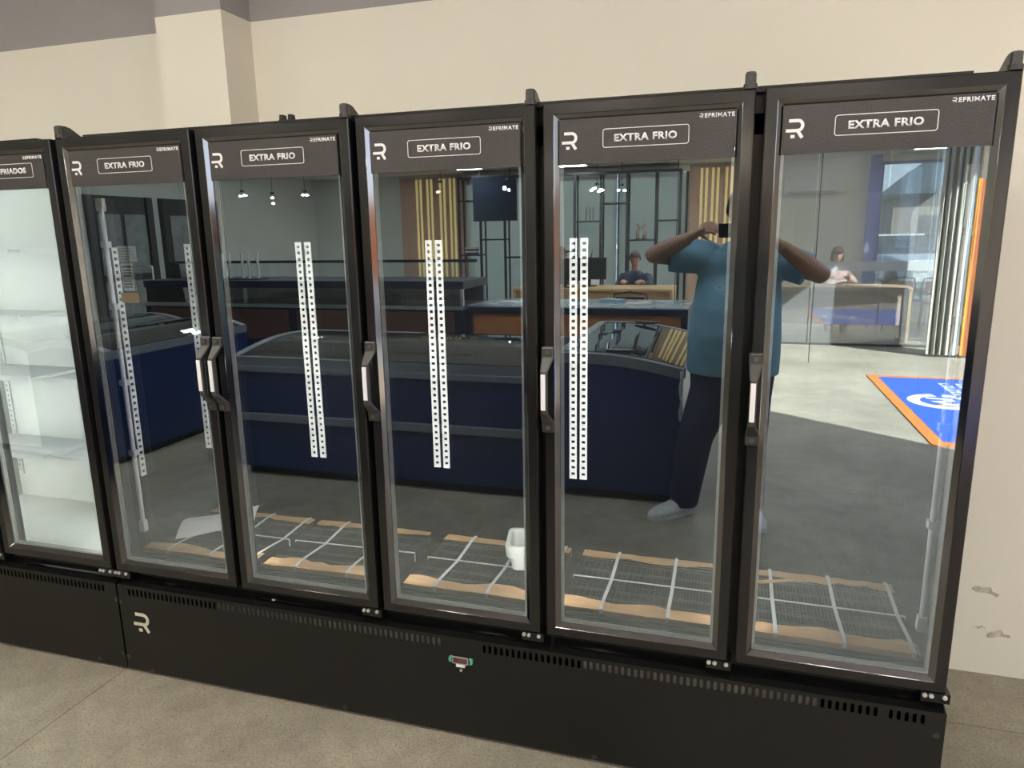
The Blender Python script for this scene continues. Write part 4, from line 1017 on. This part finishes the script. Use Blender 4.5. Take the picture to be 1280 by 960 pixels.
# --- pendants
BULB = mat('bulb_glow', (1, 1, .95), .4, emit=(1.0, .97, .92), estr=90.0, noise=.01)
for i, (x, y, z, nb, nm) in enumerate(((-4.95, -7.5, 2.25, 2, 'over the freezer with the dark doors behind'), (-4.42, -7.5, 2.20, 2, 'the middle one of the left trio'), (-3.86, -7.5, 2.21, 2, 'next to the yellow light strips'), (-1.70, -7.5, 2.27, 1, 'in line with the strips and screen'), (-.75, -7.5, 2.28, 3, 'in front of the dark screen'), (.49, -7.5, 2.16, 6, 'with six bulbs before the blinds'), (.81, -7.5, 2.14, 2, 'with two bulbs before the blinds'))):
    t = thing('pendant_lamp', 'small pendant lamp on a thin cord, ' + nm, 'lamp', (x, y, HC), group='pendant lamps in the hall')
    MB().tube([(0, 0, -.001), (0, 0, z - HC + .10)], .004, 6).build('cord', DKFRAME, t)
    MB().cyl((0, 0, z - HC + .08), (0, 0, 1), .03, .03, 12).build('holder', DKFRAME, t)
    rnd = random.Random(i)
    for k in range(nb):
        a = 2 * math.pi * k / nb + i
        r_ = .04 if nb < 4 else .075
        MB().ball((r_ * math.cos(a), .03 * math.sin(a), z - HC + (rnd.uniform(-.07, .05))), .018, .018, .013, 10, 6).build('bulb', BULB, t, smooth=True)
for x in (1.52, 3.19):
    tag(MB().tube([(x, -7.5, HC), (x, -7.5, .0)], .005, 6).build('cable', DKFRAME), 'thin black cable dropping straight from ceiling to floor', 'cable', 'thin black hanging cables')

# --- glass partition with frosted band
t = thing('glass_partition', 'clear glass partition with a frosted band before the beige office', 'partition', (0, -9.0, 0))
PG = glassmat('partition_glass', .10, (.92, .93, .92), (1, 1, 1), haze=.13)  # haze mixes a pale diffuse veil into the glass, brightening the view
for a, b_ in ((2.42, 3.30), (3.31, 4.20), (4.21, 5.10)):
    g = MB().box(a, b_, -.005, .005, .03, 2.84); g.m = [0] * 6; g.build('glass_panel', PG, t)
MB().box(2.40, 5.12, -.02, .02, 0, .03).build('floor_channel', mat('channel_dark', (.09, .09, .085), .4, noise=.2), t)
MB().box(3.0, 5.0, .0055, .0075, 1.055, 1.185).build('frosted_band', glassmat('frosted', .02, (.8, .8, .8), haze=.45), t)
ac = thing('air_conditioner', 'white split air conditioner on the beige office wall', 'air conditioner', (3.50, YF, 2.24))
MB().prism([(0, .02), (.16, 0), (.20, .05), (.20, .22), (.17, .28), (0, .28)], 'x', -.44, .44).build('casing', HOUS, ac)
MB().box(-.40, .40, .165, .205, .012, .045).build('louvre', mat('louvre_grey', (.35, .35, .34), .5, noise=.1), ac)

# --- door mat in the sun
MX0, MX1, MY0, MY1 = 3.73, 5.70, -6.75, -3.95
t = thing('door_mat', 'large blue door mat with orange border and white emblem in the sunshine', 'mat', (MX0, MY0, 0))
MB().box(.10, MX1 - MX0 - .10, .10, MY1 - MY0 - .10, .0005, .010).build('mat_pile', mat('blue_mat', (.018, .085, .42), .9, noise=.15, nscale=30, bump=.4, bscale=200), t)
MB().frame(0, MX1 - MX0, 0, MY1 - MY0, [(0, -.009), (0, -.0005), (.0995, -.0005), (.0995, -.009)]).build('mat_border', mat('orange_mat', (.62, .17, .03), .9, noise=.15, nscale=30), t).rotation_euler = (-math.pi / 2, 0, 0)
bpy.context.view_layer.update()
MW = mat('mat_white', (.72, .74, .72), .9, noise=.1); MO = mat('mat_orange_print', (.75, .38, .12), .9, noise=.1)
def flat(mb_, name, m_, z=.0105):
    for i, v in enumerate(mb_.v): mb_.v[i] = (v[0], v[2], z + (-v[1]))
    return mb_.build(name, m_, t)
EX, EY = 4.20 - MX0, -5.50 - MY0
a1 = MB(); stroke(a1, [(EX + .26 * math.cos(a), EY + .27 * math.sin(a)) for a in [math.radians(d) for d in range(60, 265, 12)]], .11); flat(a1, 'emblem', MW)
a1 = MB(); stroke(a1, [(EX + .26 * math.cos(a), EY + .27 * math.sin(a)) for a in [math.radians(d) for d in range(-80, 35, 12)]], .11); flat(a1, 'emblem', MW)
a1 = MB(); stroke(a1, [(EX + .13, EY + .12), (EX, EY + .10), (EX - .07, EY + .02), (EX + .07, EY - .03), (EX + .07, EY - .10), (EX - .13, EY - .13)], .06); flat(a1, 'emblem', MW, .0112)
a1 = MB(); stroke(a1, [(EX - .10, EY + .18), (EX - .02, EY + .16), (EX + .07, EY + .18)], .04); flat(a1, 'emblem_stroke', MO, .0118)
rnd = random.Random(2); lt = MB()
for r_ in range(3):
    x = 4.36 - MX0 + r_ * .16; y = -6.40 - MY0
    while y < -5.75 - MY0:
        h = rnd.uniform(.05, .09); lt.box(x, x + .03, -.0006, 0, y, y + h); lt.box(x + .03, x + .11, -.0006, 0, y, y + .03)
        if rnd.random() < .6: lt.box(x + .085, x + .11, -.0006, 0, y + .03, y + h)
        y += h + .03
flat(lt, 'print_lines', MW)

# --- curtains at the opening
def drape(path, z0, z1, amp, waves, label, m_, name='curtain', group=None, flare=0.0):
    mb = MB(); P = [Vector((*p, 0)) for p in path]; n = 60; rows = 10; seg = []
    tot = (P[-1] - P[0]).length; d = (P[-1] - P[0]).normalized(); s = Vector((-d.y, d.x, 0))
    for off in (0, .004):
        for j in range(rows + 1):
            z = z0 + (z1 - z0) * j / rows; k = 1 + flare * (1 - j / rows)
            for i in range(n + 1):
                u = i / n; w = amp * math.sin(2 * math.pi * waves * u + .3 * math.sin(j * .7)) * (1 - .35 * j / rows) + amp * .35 * math.sin(2 * math.pi * waves * 2.3 * u + 1)
                p = P[0] + d * (tot * u * k) + s * (w + off); mb.v.append((p.x, p.y, z))
    N = (rows + 1) * (n + 1)
    for o_ in (0, N):
        for j in range(rows):
            for i in range(n):
                a = o_ + j * (n + 1) + i; mb.f.append((a, a + 1, a + n + 2, a + n + 1)); mb.m.append(0)
    return tag(mb.build(name, m_, None, smooth=True), label, 'curtain', group)
CREAM = mat('cream_canvas_shaded', (.42, .41, .34), .8, noise=.08); WHC = mat('white_canvas', (.80, .82, .80), .75, noise=.06); ORC = mat('orange_canvas', (.85, .30, .03), .75, noise=.06)  # cream colour is darkened to stand in for shade
drape(((4.66, -8.25), (4.94, -8.20)), .03, 3.18, .04, 4, 'cream gathered curtain hanging beside the glass partition', CREAM)
drape(((4.955, -8.20), (5.01, -8.19)), .03, 3.18, .02, 1, 'narrow white curtain fold between cream and orange curtains', WHC)
drape(((5.03, -8.19), (5.125, -8.17)), .03, 2.2, .02, 1.5, 'narrow orange curtain panel at the sunny opening', ORC)
drape(((5.145, -8.17), (5.75, -8.05)), .03, 3.18, .04, 5, 'wide white curtain at the sunny opening beyond the orange panel', WHC)
cr_ = thing('curtain_rail', 'thin steel curtain rail across the sunny opening corner', 'rail', (0, 0, 0))
MB().tube([(4.60, -8.26, 3.20), (5.80, -8.03, 3.20)], .015, 8).build('rod', ALU, cr_)
for x, y in ((4.80, -8.22), (5.70, -8.05)): MB().tube([(x, y, 3.2), (x, y, HC)], .008, 6).build('hanger', ALU, cr_)

# --- outdoors: orange boundary wall, cars, hills, building
fw = struct('wall_outside', MB().box(11, 11.2, -30, 14, -.03, 2.35), mat('orange_wall_paint', (.70, .22, .07), .7, noise=.1, nscale=1))
MB().box(10.96, 10.999, -30, 14, -.03, .75).build('white_dado', mat('white_dado', (.7, .7, .68), .7, noise=.1), fw)
def car(x, y, rz, col, label):
    t = thing('car', label, 'car', (x, y, -.03), rz, 'cars parked outdoors'); m_ = mat('car_paint_' + label.split()[0], col, .25, coat=.6, noise=.05)
    side = [(-2.1, .35), (-2.15, .75), (-1.95, .95), (-1.15, 1.02), (1.0, 1.0), (1.85, .88), (2.15, .70), (2.15, .35)]
    MB().prism(side, 'y', -.85, .85).build('body', m_, t, bevel=.06, seg=3)
    cab = MB(); 
    for s in (0,): cab.loft([[(-1.25, -.78, 1.0), (.85, -.78, .99), (.85, .78, .99), (-1.25, .78, 1.0)], [(-.75, -.62, 1.45), (.25, -.62, 1.46), (.25, .62, 1.46), (-.75, .62, 1.45)]])
    cab.build('cabin_glass', DKGLASS, t); MB().box(-.80, .30, -.64, .64, 1.44, 1.49).build('roof', m_, t, bevel=.02)
    for a in (-1.3, 1.35):
        for s in (-1, 1): MB().cyl((a, s * .86, .32), (0, -s, 0), .32, .2, 20).build('wheel', RUBBER, t)
    for s in (-1, 1): MB().box(2.10, 2.18, s * .6 - .16, s * .6 + .16, .62, .76).build('headlamp', ALU, t)
car(6.4, -19.5, 1.2, (.55, .56, .57), 'silver car parked beyond the office window')
car(8.6, -22.5, .5, (.10, .11, .12), 'charcoal car parked beyond the silver one')
car(9.0, -17.6, 1.5, (.35, .05, .03), 'red car parked nearest the boundary wall')
hl = MB(); n = 50; rnd = random.Random(4)
for i in range(n):
    for q in (i, i + 1):
        x = -60 + 220 * q / n; h = 9 + 5 * math.sin(q * .31) + 3 * math.sin(q * .83 + 1)
        hl.v += [(x, -150, -1), (x, -158 - 8, h), (x, -175, -1)]
    b_ = i * 6; hl.f += [(b_, b_ + 3, b_ + 4, b_ + 1), (b_ + 1, b_ + 4, b_ + 5, b_ + 2)]; hl.m += [0, 0]
struct('hills', hl, mat('hill_green', (.12, .15, .17), .9, noise=.3, nscale=.1))
bd = thing('building', 'low brown building far beyond the parked cars', 'building', (20, -48, -.03))
MB().box(-9, 9, -4, 4, 0, 3.2).build('wall', mat('brown_render', (.30, .24, .19), .8, noise=.15), bd); MB().box(-9.4, 9.4, -4.4, 4.4, 3.2, 3.5).build('roof', DKFRAME, bd)
for i in range(6): MB().box(-7.6 + i * 2.8, -6.4 + i * 2.8, 4.0, 4.06, 1.0, 2.3).build('window', DKGLASS, bd)
